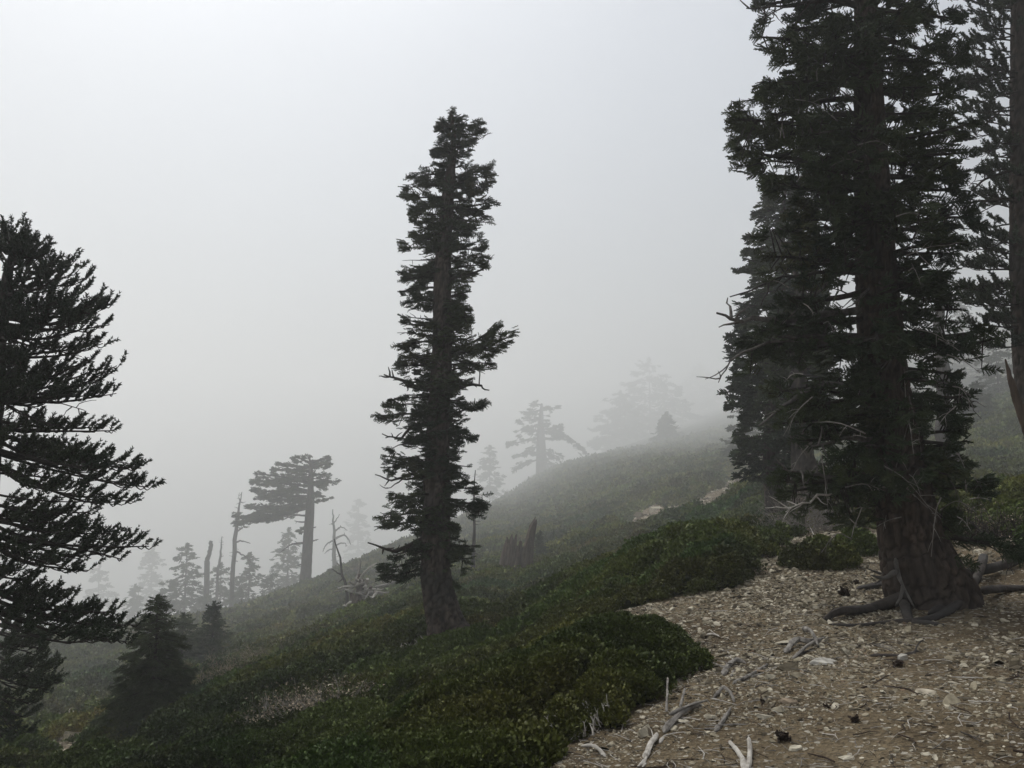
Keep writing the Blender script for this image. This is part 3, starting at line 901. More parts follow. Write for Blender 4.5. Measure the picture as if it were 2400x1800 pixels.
cov = ca.build('shrub_cover', M_manzdeep, None, True); cov['kind'] = 'stuff'
cov['label'] = 'low manzanita thicket carpeting the mountainside'
P, E, S = tuft_points(400000, out_mound, 4.0, 420, .8, .0105, .08)
lv = scatter('shrub_leaves', P, E, S, TUFTS, None, None)
lv['label'] = 'small leaves of the manzanita thicket on the slope'
#@@END_GROUND

# ------------------------------------------------------------------ the air
haze_acc = Acc()
hb = [(-1340, 1340), (-1340, 1340), (float(GZ.min()) - 1.0, max(float(GZ.max()), 20) + 14)]
hv = [[hb[0][i], hb[1][j], hb[2][k]] for i in (0, 1) for j in (0, 1) for k in (0, 1)]
haze_acc.add(hv, [[0, 1, 3], [0, 3, 2], [4, 6, 7], [4, 7, 5], [0, 4, 5], [0, 5, 1], [2, 3, 7], [2, 7, 6], [0, 2, 6], [0, 6, 4], [1, 5, 7], [1, 7, 3]])
M_haze = bpy.data.materials.new('mountain_haze'); M_haze.use_nodes = True
hn, hl = M_haze.node_tree.nodes, M_haze.node_tree.links
hn.clear()
ho = hn.new('ShaderNodeOutputMaterial'); hp = hn.new('ShaderNodeVolumePrincipled')
hp.inputs['Color'].default_value = (.990, .988, .975, 1)
hp.inputs['Density'].default_value = HAZE_DENSITY
hp.inputs['Anisotropy'].default_value = 0.45
hl.new(hp.outputs[0], ho.inputs['Volume'])
haze = haze_acc.build('haze', M_haze)
haze['kind'] = 'stuff'; haze['label'] = 'pale drifting mountain fog'

# ------------------------------------------------------------------ the tall lone fir
t = Tree('fir_tree', 'tall narrow lone fir rising from the manzanita, its tip fading into fog', 'tree', 15.0,
         [(974, 1388, 98), (963, 1350, 78), (949, 1290, 67), (941, 1233, 61), (942, 1150, 58), (943, 1050, 54), (945, 950, 49), (950, 850, 45), (955, 750, 42), (955, 650, 38), (957, 560, 35),
          (963, 480, 30), (970, 400, 24), (978, 330, 14), (980, 285, 8), (974, 240, 3)], 'firs on the slope', sides=64, step=.035,
         cell=(.085, .15), relief=.028, lobes=2, lobe_amp=.32, lobe_h=.35, lean_dir=.5, seed=3)
F = dict(width=.30, dens=100, size=.19, thick=.07, temps=FIRM)
for dy0, tip in [(272, (948, 264)), (278, (950, 284)), (318, (938, 330)), (372, (887, 385)), (405, (878, 404)), (425, (873, 426)), (447, (892, 447)), (462, (889, 464)), (505, (891, 512)), (530, (867, 535)),
                 (585, (870, 590)), (600, (868, 604)), (622, (871, 632)), (650, (874, 656)), (700, (872, 700)), (738, (858, 748)), (770, (868, 774)), (785, (860, 792)), (860, (866, 862)),
                 (892, (813, 897)), (880, (838, 876)), (955, (862, 948)), (1000, (833, 985)), (1005, (838, 1010)), (1060, (846, 1077)), (1070, (862, 1096)), (1105, (821, 1119)), (1130, (822, 1138)),
                 (1200, (821, 1228)), (1222, (824, 1250)), (1180, (850, 1200)), (820, (876, 826))]:
    limb(t, dy0, tip, rng.uniform(-.25, .25), .028, **F)
for dy0, tip in [(258, (988, 252)), (275, (1037, 266)), (290, (1041, 288)), (310, (1020, 312)), (385, (1058, 360)), (398, (1060, 378)), (420, (1050, 402)), (448, (1072, 437)), (470, (1058, 480)), (490, (1018, 496)),
                 (540, (1045, 532)), (585, (1048, 574)), (600, (1032, 590)), (655, (1006, 663)), (678, (1013, 686)), (700, (1013, 704)), (770, (1085, 748)), (790, (1061, 786)), (905, (1047, 873)),
                 (815, (1010, 822)), (935, (1028, 947)), (930, (1005, 930)), (980, (1000, 975)), (1015, (1003, 1025)), (1050, (1034, 1058)), (1075, (1050, 1086)), (1095, (1045, 1102)), (1120, (984, 1138)),
                 (1175, (1030, 1178)), (1195, (1016, 1206)), (1235, (985, 1262)), (440, (1040, 455)), (865, (1000, 868))]:
    limb(t, dy0, tip, rng.uniform(-.25, .25), .028, **F)
limb(t, 775, (1111, 722), .1, .05, .36, 95, .2, via=[(1030, 752)], thick=.09, temps=FIRM)
limb(t, 768, (1075, 706), .2, .04, .3, 90, .2, via=[(1020, 740)], thick=.09, temps=FIRM)
for dy0, tip, via, r0, n in [(836, (829, 809), [(889, 833), (862, 820)], .055, 6), (911, (825, 937), [(889, 922), (864, 947)], .04, 3), (950, (839, 969), [(890, 955)], .025, 3), (1031, (810, 1025), [(886, 1027), (848, 1036)], .04, 4),
                             (1040, (835, 1055), [(880, 1034)], .03, 3), (1153, (794, 1172), [(880, 1178), (850, 1190)], .06, 5), (322, (1060, 286), [(1010, 312)], .018, 3), (400, (928, 352), None, .016, 4),
                             (800, (1045, 800), [(1010, 797)], .022, 4), (849, (1057, 843), [(1020, 832)], .045, 2), (606, (1058, 552), [(1040, 582)], .03, 5), (640, (1019, 630), None, .035, 1), (690, (871, 684), None, .02, 4),
                             (722, (858, 719), None, .022, 4), (563, (869, 563), None, .014, 2), (909, (992, 909), None, .06, 0), (990, (998, 975), [(975, 990)], .018, 2)]:
    limb(t, dy0, tip, rng.uniform(-.1, .1), r0, dens=n, kind='dead', via=via, bend=.05, wood=M_barkdark)
a = Acc(); v, f = tube(crooked(at(1035, 832, 15.05), at(1036, 802, 15.05), 5, .03), .012, 5); a.add(v, f); child(a, 'twig', M_barkdark, t.root)
crown_fill(t, 275, 1240, 130, lambda y: np.interp(y, [240, 330, 420, 700, 1000, 1250], [.22, .35, .62, .60, .62, .5]), .24, 70, .19, r0=.02, temps=FIRM)
crown_fill(t, 238, 330, 26, lambda y: np.interp(y, [238, 262, 330], [.07, .26, .42]), .2, 110, .14, r0=.012, temps=FIRM)
crown_fill(t, 300, 900, 70, lambda y: np.interp(y, [300, 420, 900], [.34, .5, .5]), .24, 90, .18, r0=.014, temps=FIRM)
crown_fill(t, 900, 1230, 60, lambda y: .45, .24, 80, .18, r0=.014, temps=FIRM)

# ------------------------------------------------------------------ the great fir on the shale
t = Tree('fir_tree', 'huge dark shaggy fir with exposed roots standing on the shale bench', 'tree', 9.0,
         [(2014, 1300, 186), (1996, 1250, 164), (1976, 1190, 140), (1962, 1130, 122), (1950, 1060, 113), (1937, 980, 106), (1922, 900, 100), (1908, 800, 94), (1900, 700, 90), (1893, 600, 84), (1888, 500, 78),
          (1884, 400, 72), (1880, 300, 66), (1876, 200, 60), (1873, 100, 54), (1870, 0, 48), (1866, -200, 36), (1862, -500, 18), (1860, -750, 5)], 'firs on the slope', sides=96, step=.03,
         cell=(.055, .17), relief=.024, bark=M_barkbig, lobes=3, lobe_amp=.07, lobe_h=.3, lean_dir=.3, seed=8)
big = t
G = dict(width=.38, dens=62, size=.19, thick=.12, temps=FIRF, roll=1.1)
for dy0, tip in [(-30, (1640, 10)), (-60, (1720, -40)), (110, (1644, 80)), (140, (1652, 105)), (60, (1700, 66)), (185, (1646, 178)), (215, (1626, 214)), (290, (1581, 256)), (300, (1592, 276)), (335, (1588, 322)), (250, (1660, 246)), (330, (1630, 345)),
                 (400, (1661, 388)), (440, (1716, 436)), (500, (1697, 502)), (540, (1652, 553)), (560, (1700, 580)), (620, (1690, 640)), (690, (1640, 715)), (729, (1600, 740)), (735, (1640, 770)), (800, (1660, 850)),
                 (880, (1690, 915)), (930, (1720, 950)), (1030, (1672, 1042)), (1045, (1700, 1062)), (1080, (1780, 1092)), (840, (1740, 880)), (20, (1690, -10))]:
    limb(t, dy0, tip, rng.uniform(-.5, .4), .045, sag=.02, **G)
for dy0, tip in [(-40, (2060, -10)), (20, (2070, 40)), (80, (2050, 100)), (130, (2080, 140)), (190, (2076, 192)), (240, (2050, 245)), (290, (2080, 290)), (325, (2092, 330)), (380, (2070, 384)), (405, (2066, 411)), (470, (2110, 474)),
                 (485, (2048, 492)), (540, (2062, 548)), (615, (2054, 624)), (650, (2075, 668)), (735, (2150, 731)), (725, (2110, 716)), (800, (2070, 810)), (855, (2097, 850)), (870, (2050, 880)), (925, (2076, 930)),
                 (940, (2060, 960)), (1000, (2066, 1016)), (1105, (2084, 1140)), (1120, (2060, 1110)), (1150, (2235, 1180)), (580, (2040, 588))]:
    limb(t, dy0, tip, rng.uniform(-.5, .4), .04, sag=.02, **G)
for k in range(26):      # boughs reaching out towards the viewer
    dy = rng.uniform(-60, 1080)
    limb(t, dy, (float(np.interp(dy, t.px[::-1, 1], t.px[::-1, 0])) + rng.uniform(-150, 130), dy + rng.uniform(-10, 60)), -rng.uniform(.4, 1.2), .028, .36, 66, .19, sag=.03, thick=.12, temps=FIRF, roll=1.1)
for dy0, tip, via, r0, n, wd in [(590, (1577, 641), [(1780, 590), (1700, 598)], .032, 4, M_barkdark), (662, (1548, 676), [(1786, 680), (1660, 690), (1590, 692)], .05, 3, M_deadlimb), (729, (1690, 726), [(1780, 727)], .06, 3, M_barkdark),
                                 (837, (1639, 920), [(1780, 829), (1697, 876)], .04, 4, M_deadlimb), (745, (1552, 826), [(1720, 738), (1633, 749), (1575, 787)], .022, 5, M_deadlimb), (965, (1752, 1018), [(1841, 974)], .045, 4, M_deadlimb),
                                 (950, (1752, 964), [(1830, 948)], .035, 4, M_deadlimb), (1025, (1691, 1012), [(1802, 1028), (1747, 1020)], .035, 5, M_deadlimb), (1060, (1697, 1106), [(1790, 1066)], .022, 7, M_pale), (610, (1840, 660), None, .02, 8, M_deadlimb),
                                 (-10, (1612, 18), [(1740, 8)], .03, 7, M_barkdark), (-20, (1638, 36), [(1740, 6)], .02, 5, M_barkdark), (345, (1597, 357), [(1700, 348)], .018, 4, M_barkdark), (560, (1690, 700), [(1790, 610)], .025, 4, M_deadlimb),
                                 (860, (1990, 985), [(1960, 850)], .014, 5, M_deadlimb), (820, (2120, 905), [(2050, 830)], .014, 7, M_deadlimb), (250, (1810, 190), None, .02, 4, M_deadlimb), (1000, (2080, 1090), [(2020, 1000)], .016, 8, M_deadlimb),
                                 (1100, (2190, 1240), [(2100, 1130)], .018, 8, M_deadlimb), (1040, (1840, 1160), [(1880, 1060)], .014, 7, M_pale)]:
    limb(t, dy0, tip, -rng.uniform(.1, .5), r0, dens=n, kind='dead', via=via, bend=.05, wood=wd)
crown_fill(t, -80, 1090, 56, lambda y: np.interp(y, [-100, 300, 700, 1090], [.95, 1.05, 1.0, .8]), .32, 60, .2, r0=.025)
crown_fill(t, -740, -80, 70, lambda y: np.interp(y, [-750, -400, -80], [.15, .8, 1.1]), .36, 50, .26, r0=.025)
w = Acc()      # thin dead twigs curling out of the crown
for k in range(48):
    dy = rng.uniform(150, 1180); ax = float(np.interp(dy, t.px[::-1, 1], t.px[::-1, 0]))
    p = at(ax + rng.uniform(-200, 150), dy, t.Y - rng.uniform(.2, 1.1)); L = rng.uniform(.18, .6)
    d = unit(np.array([rng.normal(0, 1), rng.normal(-.3, .5), rng.normal(-.25, .6)]))
    pth = spline([p, p + d * L * .5 + [0, 0, rng.uniform(0, .1)], p + d * L - [0, 0, rng.uniform(0, .25) * L]], 8)
    v, f = tube(pth, np.linspace(.007, .002, 8), 4, .1, False); w.add(v, f)
    for q in range(3):
        b = along(pth, np.array([rng.uniform(.3, .9)]))[0]; e = b + unit(d + rng.normal(0, .7, 3)) * L * .3
        v, f = tube([b, (b + e) / 2 + [0, 0, .01], e], [.004, .003, .0015], 3, 0, False); w.add(v, f)
o = child(w, 'dead_twigs', M_grey, t.root); o['kind'] = 'stuff'
# roots over the ground
def ground_tube(px, r0, r1, wob=.15, lift=.0, n=None, sides=9, up=None):
    P = np.array([gpt(*p) for p in px])
    if up is not None: P[:, 2] += np.asarray(up)
    P[1:-1] += rng.normal(0, r0 * .35, P[1:-1].shape)
    n = 14 * len(px)
    P = spline(P, n)
    rr = np.linspace(r0, r1, n)
    P[:, 2] += rr * .45 + lift
    return gnarl(P, rr, 14 if r0 > .04 else 9, .34 if r0 > .04 else .4, float(rng.uniform(0, 90)))
for px, r0, r1, up, wd in [([(2075, 1296), (1990, 1312), (1900, 1322), (1820, 1335), (1768, 1347)], .10, .018, [.12, .09, .05, .01, -.01], M_barkdark),
                           ([(2110, 1300), (2020, 1340), (1930, 1346), (1850, 1352), (1790, 1350)], .045, .016, [.1, .03, .0, .0, 0], M_barkdark),
                           ([(2130, 1240), (2100, 1285), (2050, 1312), (2005, 1330)], .055, .035, [.2, .1, .03, .0], M_barkdark),
                           ([(2240, 1212), (2170, 1236), (2110, 1252), (2075, 1262)], .055, .065, [.08, .05, .05, .08], M_barkdark),
                           ([(2230, 1275), (2170, 1280), (2120, 1300)], .04, .045, [.0, .05, .1], M_barkdark),
                           ([(1940, 1250), (1905, 1265), (1850, 1276)], .06, .035, [.12, .02, .0], M_barkdark),
                           ([(1945, 1295), (1965, 1340), (2010, 1350), (2040, 1352)], .05, .02, [.1, 0, 0, 0], M_barkdark)]:
    a = Acc(); v, f = ground_tube(px, r0, r1, up=up); a.add(v, f)
    child(a, 'root', wd, t.root, True)
a = Acc()      # the pale forked snag of a root propped against the foot of the trunk
for P, r0, r1 in [([at(1934, 1205, 8.75), at(1940, 1240, 8.7), at(1952, 1268, 8.6), at(1975, 1312, 8.5)], .035, .012), ([at(1950, 1262, 8.62), at(1946, 1290, 8.55), at(1934, 1310, 8.55)], .03, .015),
                  ([at(1938, 1232, 8.7), at(1910, 1248, 8.65), at(1880, 1242, 8.6)], .04, .01), ([at(1910, 1248, 8.65), at(1888, 1262, 8.6)], .02, .006), ([at(1905, 1240, 8.66), at(1872, 1228, 8.6)], .02, .005)]:
    v, f = gnarl(spline(P, 24), np.linspace(r0, r1, 24) * .8, 9, .35, r1 * 900); a.add(v, f)
child(a, 'root', M_deadlimb, t.root)

# ------------------------------------------------------------------ the pine at the edge with its torn limb
t = Tree('pine_tree', 'tall brown-barked pine with a torn limb, close behind the huge shaggy fir', 'tree', 14.0,
         [(2345, 1165, 84), (2258, 960, 68), (2226, 800, 62), (2215, 600, 58), (2212, 400, 54), (2210, 200, 50), (2210, 0, 46), (2208, -300, 34), (2205, -600, 12)], 'pines on the slope', sides=56, step=.05, cell=(.11, .22), relief=.03, seed=12, bark=M_barkbig)
for k in range(64):
    dy = -120 + 13.5 * k + rng.uniform(-8, 8)
    L = rng.uniform(60, 135) * (.8 if 300 < dy < 470 else 1)
    limb(t, dy, (2200 - L, dy + rng.uniform(-35, 45)), rng.uniform(-.6, .6), .02, .30, 3.0, .16, kind='pine', t0=.15, sag=.02)
for k in range(38):
    dy = -130 + 24 * k
    limb(t, dy, (2200 + rng.uniform(-40, 160), dy + rng.uniform(-20, 50)), rng.choice([-1, 1]) * rng.uniform(.5, 1.1), .022, .34, 2.8, .16, kind='pine', t0=.15)
for dy0, tip, via, r0, n in [(362, (2088, 423), [(2130, 385)], .035, 6), (330, (2095, 400), [(2140, 345)], .02, 6), (435, (2075, 440), [(2150, 432)], .04, 6), (300, (2120, 350), [(2160, 310)], .02, 5), (615, (2080, 650), [(2150, 612)], .03, 7), (220, (2100, 300), [(2160, 240)], .018, 7)]:
    limb(t, dy0, tip, -.2, r0, dens=n, kind='dead', via=via, wood=M_barkdark)
a = Acc()
P = spline([at(2170, 776, 13.6), at(2184, 830, 13.6), at(2203, 890, 13.6), at(2228, 965, 13.6)], 14)
v, f = tube(P, np.interp(np.linspace(0, 1, 14), [0, .3, .7, 1], [.015, .055, .085, .06]), 9, .2); v[:, 1] = 13.55 + (v[:, 1] - 13.55) * .5; a.add(v, f)
tl = child(a, 'torn_limb', M_split, t.root); tl['label'] = 'split reddish brown limb peeling off the trunk'

# ------------------------------------------------------------------ the pine reaching in from the edge
t = Tree('pine_tree', 'dark tufted pine sweeping its long boughs in over the valley', 'tree', 8.0,
         [(-95, 1800, 120), (-75, 1400, 98), (-55, 1100, 84), (-30, 900, 62), (-10, 750, 42), (8, 640, 26), (24, 560, 14), (36, 520, 7), (44, 504, 3)], 'pines on the slope', sides=48, step=.05, cell=(.08, .16), relief=.016, seed=5, bark=M_barkdark)
LP = [(552, (50, 508)), (566, (20, 520)), (584, (92, 536)), (612, (150, 570)), (640, (186, 600)), (672, (216, 640)), (690, (244, 656)), (712, (236, 702)), (760, (222, 742)),
      (845, (190, 776)), (850, (252, 790)), (862, (251, 850)), (868, (140, 846)), (840, (110, 810)),
      (905, (100, 925)), (910, (246, 930)), (935, (305, 1012)), (960, (322, 1052)), (985, (285, 1080)), (965, (190, 1000)),
      (1075, (200, 1106)), (1095, (240, 1152)), (1110, (322, 1180)), (1130, (262, 1208)), (1150, (190, 1232)), (1100, (140, 1130)),
      (1245, (246, 1322)), (1262, (296, 1350)), (1290, (286, 1388)), (1250, (150, 1290)), (1230, (60, 1250))]
for dy0, tip in LP:
    for c in range(3):
        if c == 2 and rng.random() < .55: continue
        j = (0, -38, -85)[c] * rng.uniform(.6, 1.3)
        limb(t, dy0 + (0, 8, -6)[c], (tip[0] + j, tip[1] + (0, rng.uniform(-16, 4), rng.uniform(-20, 2))[c]), (rng.uniform(-.15, .15), .55, -.5)[c], .020, .30 if c else .26, 2.5, .130, kind='pine', t0=.14, sag=.06, thick=.03)
for k in range(34):      # short boughs towards the viewer hide the upper stem
    dy = rng.uniform(505, 1000); ax = float(np.interp(dy, t.px[::-1, 1], t.px[::-1, 0]))
    limb(t, dy, (ax + rng.uniform(-30, 60) * min(1, (dy - 470) / 120), dy - rng.uniform(-10, 26)), -rng.uniform(.15, .7) * min(1, (dy - 460) / 200), .014, .26, 2.6, .125, kind='pine', t0=.1, sag=.04, thick=.03)
for k in range(16):
    dy = rng.uniform(640, 1420)
    limb(t, dy, (rng.uniform(20, 230), dy + rng.uniform(20, 90)), rng.uniform(-.4, .4), .014, dens=7, kind='dead', sag=.04, wood=M_twig)

t = Tree('pine_tree', 'small dense pine low down beneath the sweeping boughs', 'tree', 11.5, [(-60, 1720, 44), (-45, 1500, 34), (-30, 1380, 20), (-20, 1320, 6)], 'pines on the slope', sides=20, step=.1, bark=M_barkdark)
for dy0, tip in [(1335, (20, 1330)), (1345, (60, 1352)), (1360, (92, 1378)), (1390, (98, 1402)), (1400, (80, 1440)), (1430, (126, 1476)), (1450, (105, 1490)), (1470, (62, 1520)), (1500, (45, 1550)), (1530, (40, 1590)), (1380, (10, 1400)), (1450, (0, 1460))]:
    for c in range(2):
        limb(t, dy0, (tip[0] - 30 * c, tip[1] + 8 * c), (-.2, .35)[c], .02, .38, 2.4, .15, kind='pine', t0=.2, sag=.02)

# ------------------------------------------------------------------ other trees
def fir(name, label, Y, top, half, prof=1.0, dens=30, size=None, levels=None, base=None, group='misty firs far down the fog', cut=0.0, flat=.1, irr=.35, tr=None, twist=0.0, leaf=None, temps=None):
    """a fir given by the survey pixel of its tip, its distance and its half width; it stands on the ground below the tip"""
    kf = far(Y) / Y; Y = far(Y); size = size * kf if size else size
    T = at(top[0], top[1], Y)
    bx, by = (T[0], T[1]) if base is None else at(base[0], base[1], Y)[:2]
    B = np.array([bx, by, float(zt(bx, by)) - .1])
    H = T[2] - B[2]; W = half * Y / FD
    root = thing(name, label, 'tree', B, group)
    r0 = tr or max(.05, H * .018)
    mid = (B + T) / 2 + np.array([twist, 0, 0])
    a = Acc(); v, f = tube(spline([B - [0, 0, .3], mid, T], 14), np.linspace(r0, r0 * .12, 14), 10, .06); a.add(v, f)
    child(a, 'trunk', M_barkdark, root, True)
    C = spline([B, mid, T], 40)
    w, fol = Acc(), Acc()
    size = size or max(.18, Y * .0085)
    lv = levels or int(min(34, max(10, H / (size * 1.1))))
    for k in range(lv):
        u = (k + .5) / lv                       # 0 at the tip
        h = 1 - u * (1 - cut)
        L0 = W * (u ** .75 * prof + .08) * (1 if prof == 1 else 1)
        nb = 5 if u < .2 else 7
        a0 = rng.uniform(0, 6.28)
        for q in range(nb):
            az = a0 + 6.283 * q / nb + rng.uniform(-.3, .3)
            L = L0 * rng.uniform(1 - irr, 1 + irr * .4)
            p = along(C, np.array([min(.999, max(0, h + rng.normal(0, .25) / lv))]))[0]
            d = np.array([math.cos(az), math.sin(az), rng.uniform(-.22, .12) - flat])
            path = spline(crooked(p, p + d * L, 4, .04, -.02), 6)
            v, f = tube(path, np.linspace(r0 * .22, r0 * .05, 6), 3, 0, False); w.add(v, f)
            fir_foliage(fol, None, path, min(L * .45, size * 2.2), dens / (size * size * 25), size, .12, size * .22, temps, .2)
    put(fol, FIR, np.array([T - [0, 0, size * .5]] * 3), np.array([[.1, 0, 1.], [-.1, .1, 1], [0, -.1, 1]]), np.array([size] * 3), .3)
    b = child(w, 'boughs', M_twig, root); b['kind'] = 'stuff'
    c = child(fol, 'crown', leaf or M_fir, root); c['kind'] = 'stuff'
    return root, H

fir('fir_tree', 'young dark fir with a pointed tip at the foot of the green slope', 16.0, (341, 1292), 112, 1.0, 60, .155, 30, temps=FIRM, group='young firs in the hollow')
fir('fir_tree', 'slim young fir just behind the pointed dark one, pale with haze', 26.0, (396, 1332), 78, 1.0, 45, .26, 14, group='young firs in the hollow')
fir('fir_tree', 'thin spiky young fir leaning beside the hazy slim one', 27.0, (462, 1306), 62, .8, 40, .26, 14, group='young firs in the hollow', irr=.55)
fir('fir_tree', 'squat bushy young fir between two taller young ones in the hollow', 27.0, (432, 1366), 84, 1.0, 45, .26, 12, group='young firs in the hollow')
# second fir, half in fog
def profile_tree(t, left, right, dy0, dy1, n, width, dens, size, r0=.03, droop=8, temps=None, dz=.5, fill=40, fl=1.2):
    left, right = np.array(left, float), np.array(right, float)
    for k in range(n):
        dy = dy0 + (dy1 - dy0) * (k + rng.uniform(.2, .8)) / n
        for prof in (left, right):
            x = float(np.interp(dy, prof[:, 0], prof[:, 1])); ax = float(np.interp(dy, t.px[::-1, 1], t.px[::-1, 0]))
            limb(t, dy - droop * rng.uniform(0, 1.5), (ax + (x - ax) * rng.uniform(.72, 1.04), dy + rng.uniform(-6, droop)), rng.uniform(-dz, dz), r0, width, dens, size, thick=size * .35, temps=temps, twigs=False)
    crown_fill(t, dy0, dy1, fill, lambda y: fl * np.interp(y, [dy0, .6 * dy0 + .4 * dy1, dy1], [.25, 1, .9]), width, dens * .8, size, r0=r0 * .6)
t = Tree('fir_tree', 'middle-sized fir behind the huge one, its top greyed by fog', 'tree', 20.5, [(1674, 1078, 42), (1668, 1040, 36), (1665, 1000, 33), (1668, 900, 30), (1672, 800, 27), (1678, 700, 24), (1684, 600, 19), (1690, 500, 13), (1695, 420, 8), (1698, 368, 3)],
         'firs on the slope', sides=28, step=.12, cell=(.1, .2), relief=.02, seed=21)
profile_tree(t, [(370, 1690), (390, 1668), (430, 1645), (460, 1632), (495, 1660), (530, 1600), (560, 1600), (590, 1625), (640, 1605), (700, 1590), (770, 1572), (810, 1562), (860, 1570), (900, 1600), (940, 1578), (960, 1592), (1000, 1585), (1050, 1640)],
             [(370, 1710), (450, 1755), (600, 1775), (800, 1795), (950, 1765), (1030, 1712)], 380, 1040, 30, .5, 40, .32, .035, 10, None, .6, 70, 1.3)
t = Tree('fir_tree', 'dark thick-footed fir filling the gap behind the huge one', 'tree', 19.5, [(1740, 1045, 60), (1736, 1000, 50), (1730, 950, 44), (1725, 850, 38), (1722, 700, 28), (1720, 560, 12)], 'firs on the slope', sides=28, step=.12, seed=22)
profile_tree(t, [(560, 1710), (700, 1650), (900, 1640), (980, 1680)], [(560, 1735), (700, 1800), (900, 1830), (960, 1780)], 580, 950, 16, .45, 40, .28, .03, 10, None, .6, 40, 1.0)

# umbrella-topped pine on the crest of the slope
t = Tree('pine_tree', 'flat-topped windswept pine with bare lower trunk on the slope crest', 'tree', 75.0,
         [(657, 1284, 27), (659, 1260, 25), (662, 1218, 22.5), (666, 1155, 20.5), (670, 1093, 18), (671, 1055, 13), (672, 1018, 9), (668, 988, 3)], 'pines on the slope', sides=28, step=.25, cell=(.22, .5), relief=.05, seed=31)
U = dict(width=1.5, dens=4.2, size=.75, thick=.28, twigs=False, droop=None) if False else dict(width=1.3, dens=10, size=.52, thick=.15, twigs=False, roll=.55)
for dy0, tip in [(1010, (600, 1000)), (1000, (640, 988)), (1035, (553, 1023)), (1020, (590, 1014)), (1045, (546, 1040)), (1050, (562, 1046)), (1066, (547, 1060)), (1072, (570, 1072)), (1080, (551, 1078)), (1090, (532, 1094)),
                 (1094, (507, 1116)), (1096, (506, 1130)), (1082, (590, 1098)), (1060, (610, 1062)), (998, (711, 988)), (1008, (712, 1001)), (1026, (711, 1023)), (1042, (731, 1038)), (1048, (705, 1048)), (1066, (698, 1071)),
                 (990, (665, 986)), (1088, (560, 1106)), (1092, (540, 1112)), (1030, (620, 1036)), (1140, (642, 1146))]:
    limb(t, dy0, tip, rng.uniform(-1.2, 1.2), .14, **U)
for dy0, tip, via in [(1094, (590, 1119), [(640, 1094)]), (1115, (617, 1119), [(640, 1113)]), (1127, (636, 1125), None), (1173, (602, 1196), [(630, 1176)]), (1170, (688, 1165), None), (1143, (683, 1138), None), (1200, (673, 1192), None), (1218, (642, 1222), None)]:
    limb(t, dy0, tip, 0, .11, dens=3, kind='dead', via=via, wood=M_barkdark)
crown_fill(t, 995, 1090, 16, lambda y: 2.2, 1.1, 5, .62, r0=.06)

# standing dead trees
def snag(name, label, Y, run, arms, group, wood=M_barkdark, stub=10, survey=True):
    kf = far(Y) / Y if survey else 1.0; Y = Y * kf
    P = np.array([at(a, b, Y) for a, b, _ in run]); R = np.array([w for *_, w in run]) * Y / FD / 2
    B = P[0].copy(); B[2] = min(B[2], float(zt(B[0], B[1])))
    root = thing(name, label, 'dead tree', B, group)
    n = 16; path = spline(np.vstack([B - [0, 0, .4], P]), n); rr = spline(np.stack([np.concatenate([[R[0]], R])] * 3, 1), n)[:, 0]
    a = Acc(); v, f = tube(path + rng.normal(0, R.max() * .12, path.shape), rr, 9, .16); a.add(v, f)
    child(a, 'trunk', wood, root)
    for arm in arms:
        q = np.array([at(x, y, Y + dz) for (x, y), dz in zip(arm[0], np.linspace(0, rng.uniform(-.8, .8), len(arm[0])))])
        arm = (arm[0], arm[1] * kf)
        pth = spline(q, 9) + np.vstack([np.zeros(3), rng.normal(0, arm[1] * .3, (8, 3))])
        a = Acc(); v, f = tube(pth, np.linspace(arm[1], arm[1] * .25, 9), 6, .15); a.add(v, f); stubs(a, pth, arm[1], 4)
        child(a, 'branch', wood, root)
    a = Acc()
    for k in range(stub):
        u = rng.uniform(.3, .97); p = along(path, np.array([u]))[0]; az = rng.uniform(0, 6.28); L = rng.uniform(.03, .09) * np.linalg.norm(P[-1] - P[0])
        v, f = tube(crooked(p, p + np.array([math.cos(az), math.sin(az), rng.uniform(-.4, .3)]) * L, 4, .08), np.linspace(R.mean() * .3, R.mean() * .08, 4), 4); a.add(v, f)
    s_ = child(a, 'twigs', wood, root); s_['kind'] = 'stuff'
    return root
SG = 'standing dead trees'
snag('dead_tree', 'tallest bare snag with a forked tip among the misty firs', 90.0, [(502, 1262, 10), (507, 1168, 8.5), (515, 1105, 5), (520, 1078, 2.5), (523, 1062, 1)],
     [([(520, 1085), (516, 1075), (517, 1065)], .06), ([(509, 1172), (522, 1168), (541, 1175)], .12), ([(507, 1187), (525, 1200), (542, 1213)], .12), ([(510, 1150), (517, 1145), (515, 1138)], .09), ([(504, 1210), (515, 1213)], .09)], SG, stub=16)
snag('dead_tree', 'broken curved snag stub next to the tallest bare one', 95.0, [(447, 1240, 11), (449, 1205, 9), (455, 1185, 9), (456, 1169, 7)], [([(449, 1215), (441, 1213)], .09)], SG, stub=4)
snag('dead_tree', 'thin bare snag pole between the broken and the tallest one', 100.0, [(470, 1250, 6), (474, 1215, 5), (478, 1180, 3), (480, 1158, 1)], [([(474, 1205), (483, 1200)], .06)], SG, stub=14)
snag('dead_tree', 'bare dead tree with arching drooping arms beyond the slope crest', 110.0, [(723, 1245, 11), (721, 1200, 9), (722, 1160, 7), (720, 1125, 4), (719, 1100, 1.5)],
     [([(721, 1130), (727, 1122), (733, 1112)], .1), ([(722, 1150), (736, 1138), (750, 1146)], .13), ([(722, 1166), (741, 1156), (752, 1164), (758, 1177)], .16), ([(722, 1180), (734, 1174), (746, 1174), (747, 1180)], .13),
      ([(720, 1168), (706, 1176), (697, 1191)], .14), ([(720, 1184), (708, 1190), (701, 1197)], .1), ([(721, 1215), (731, 1211)], .12)], SG, stub=16)
Yc = 34.0
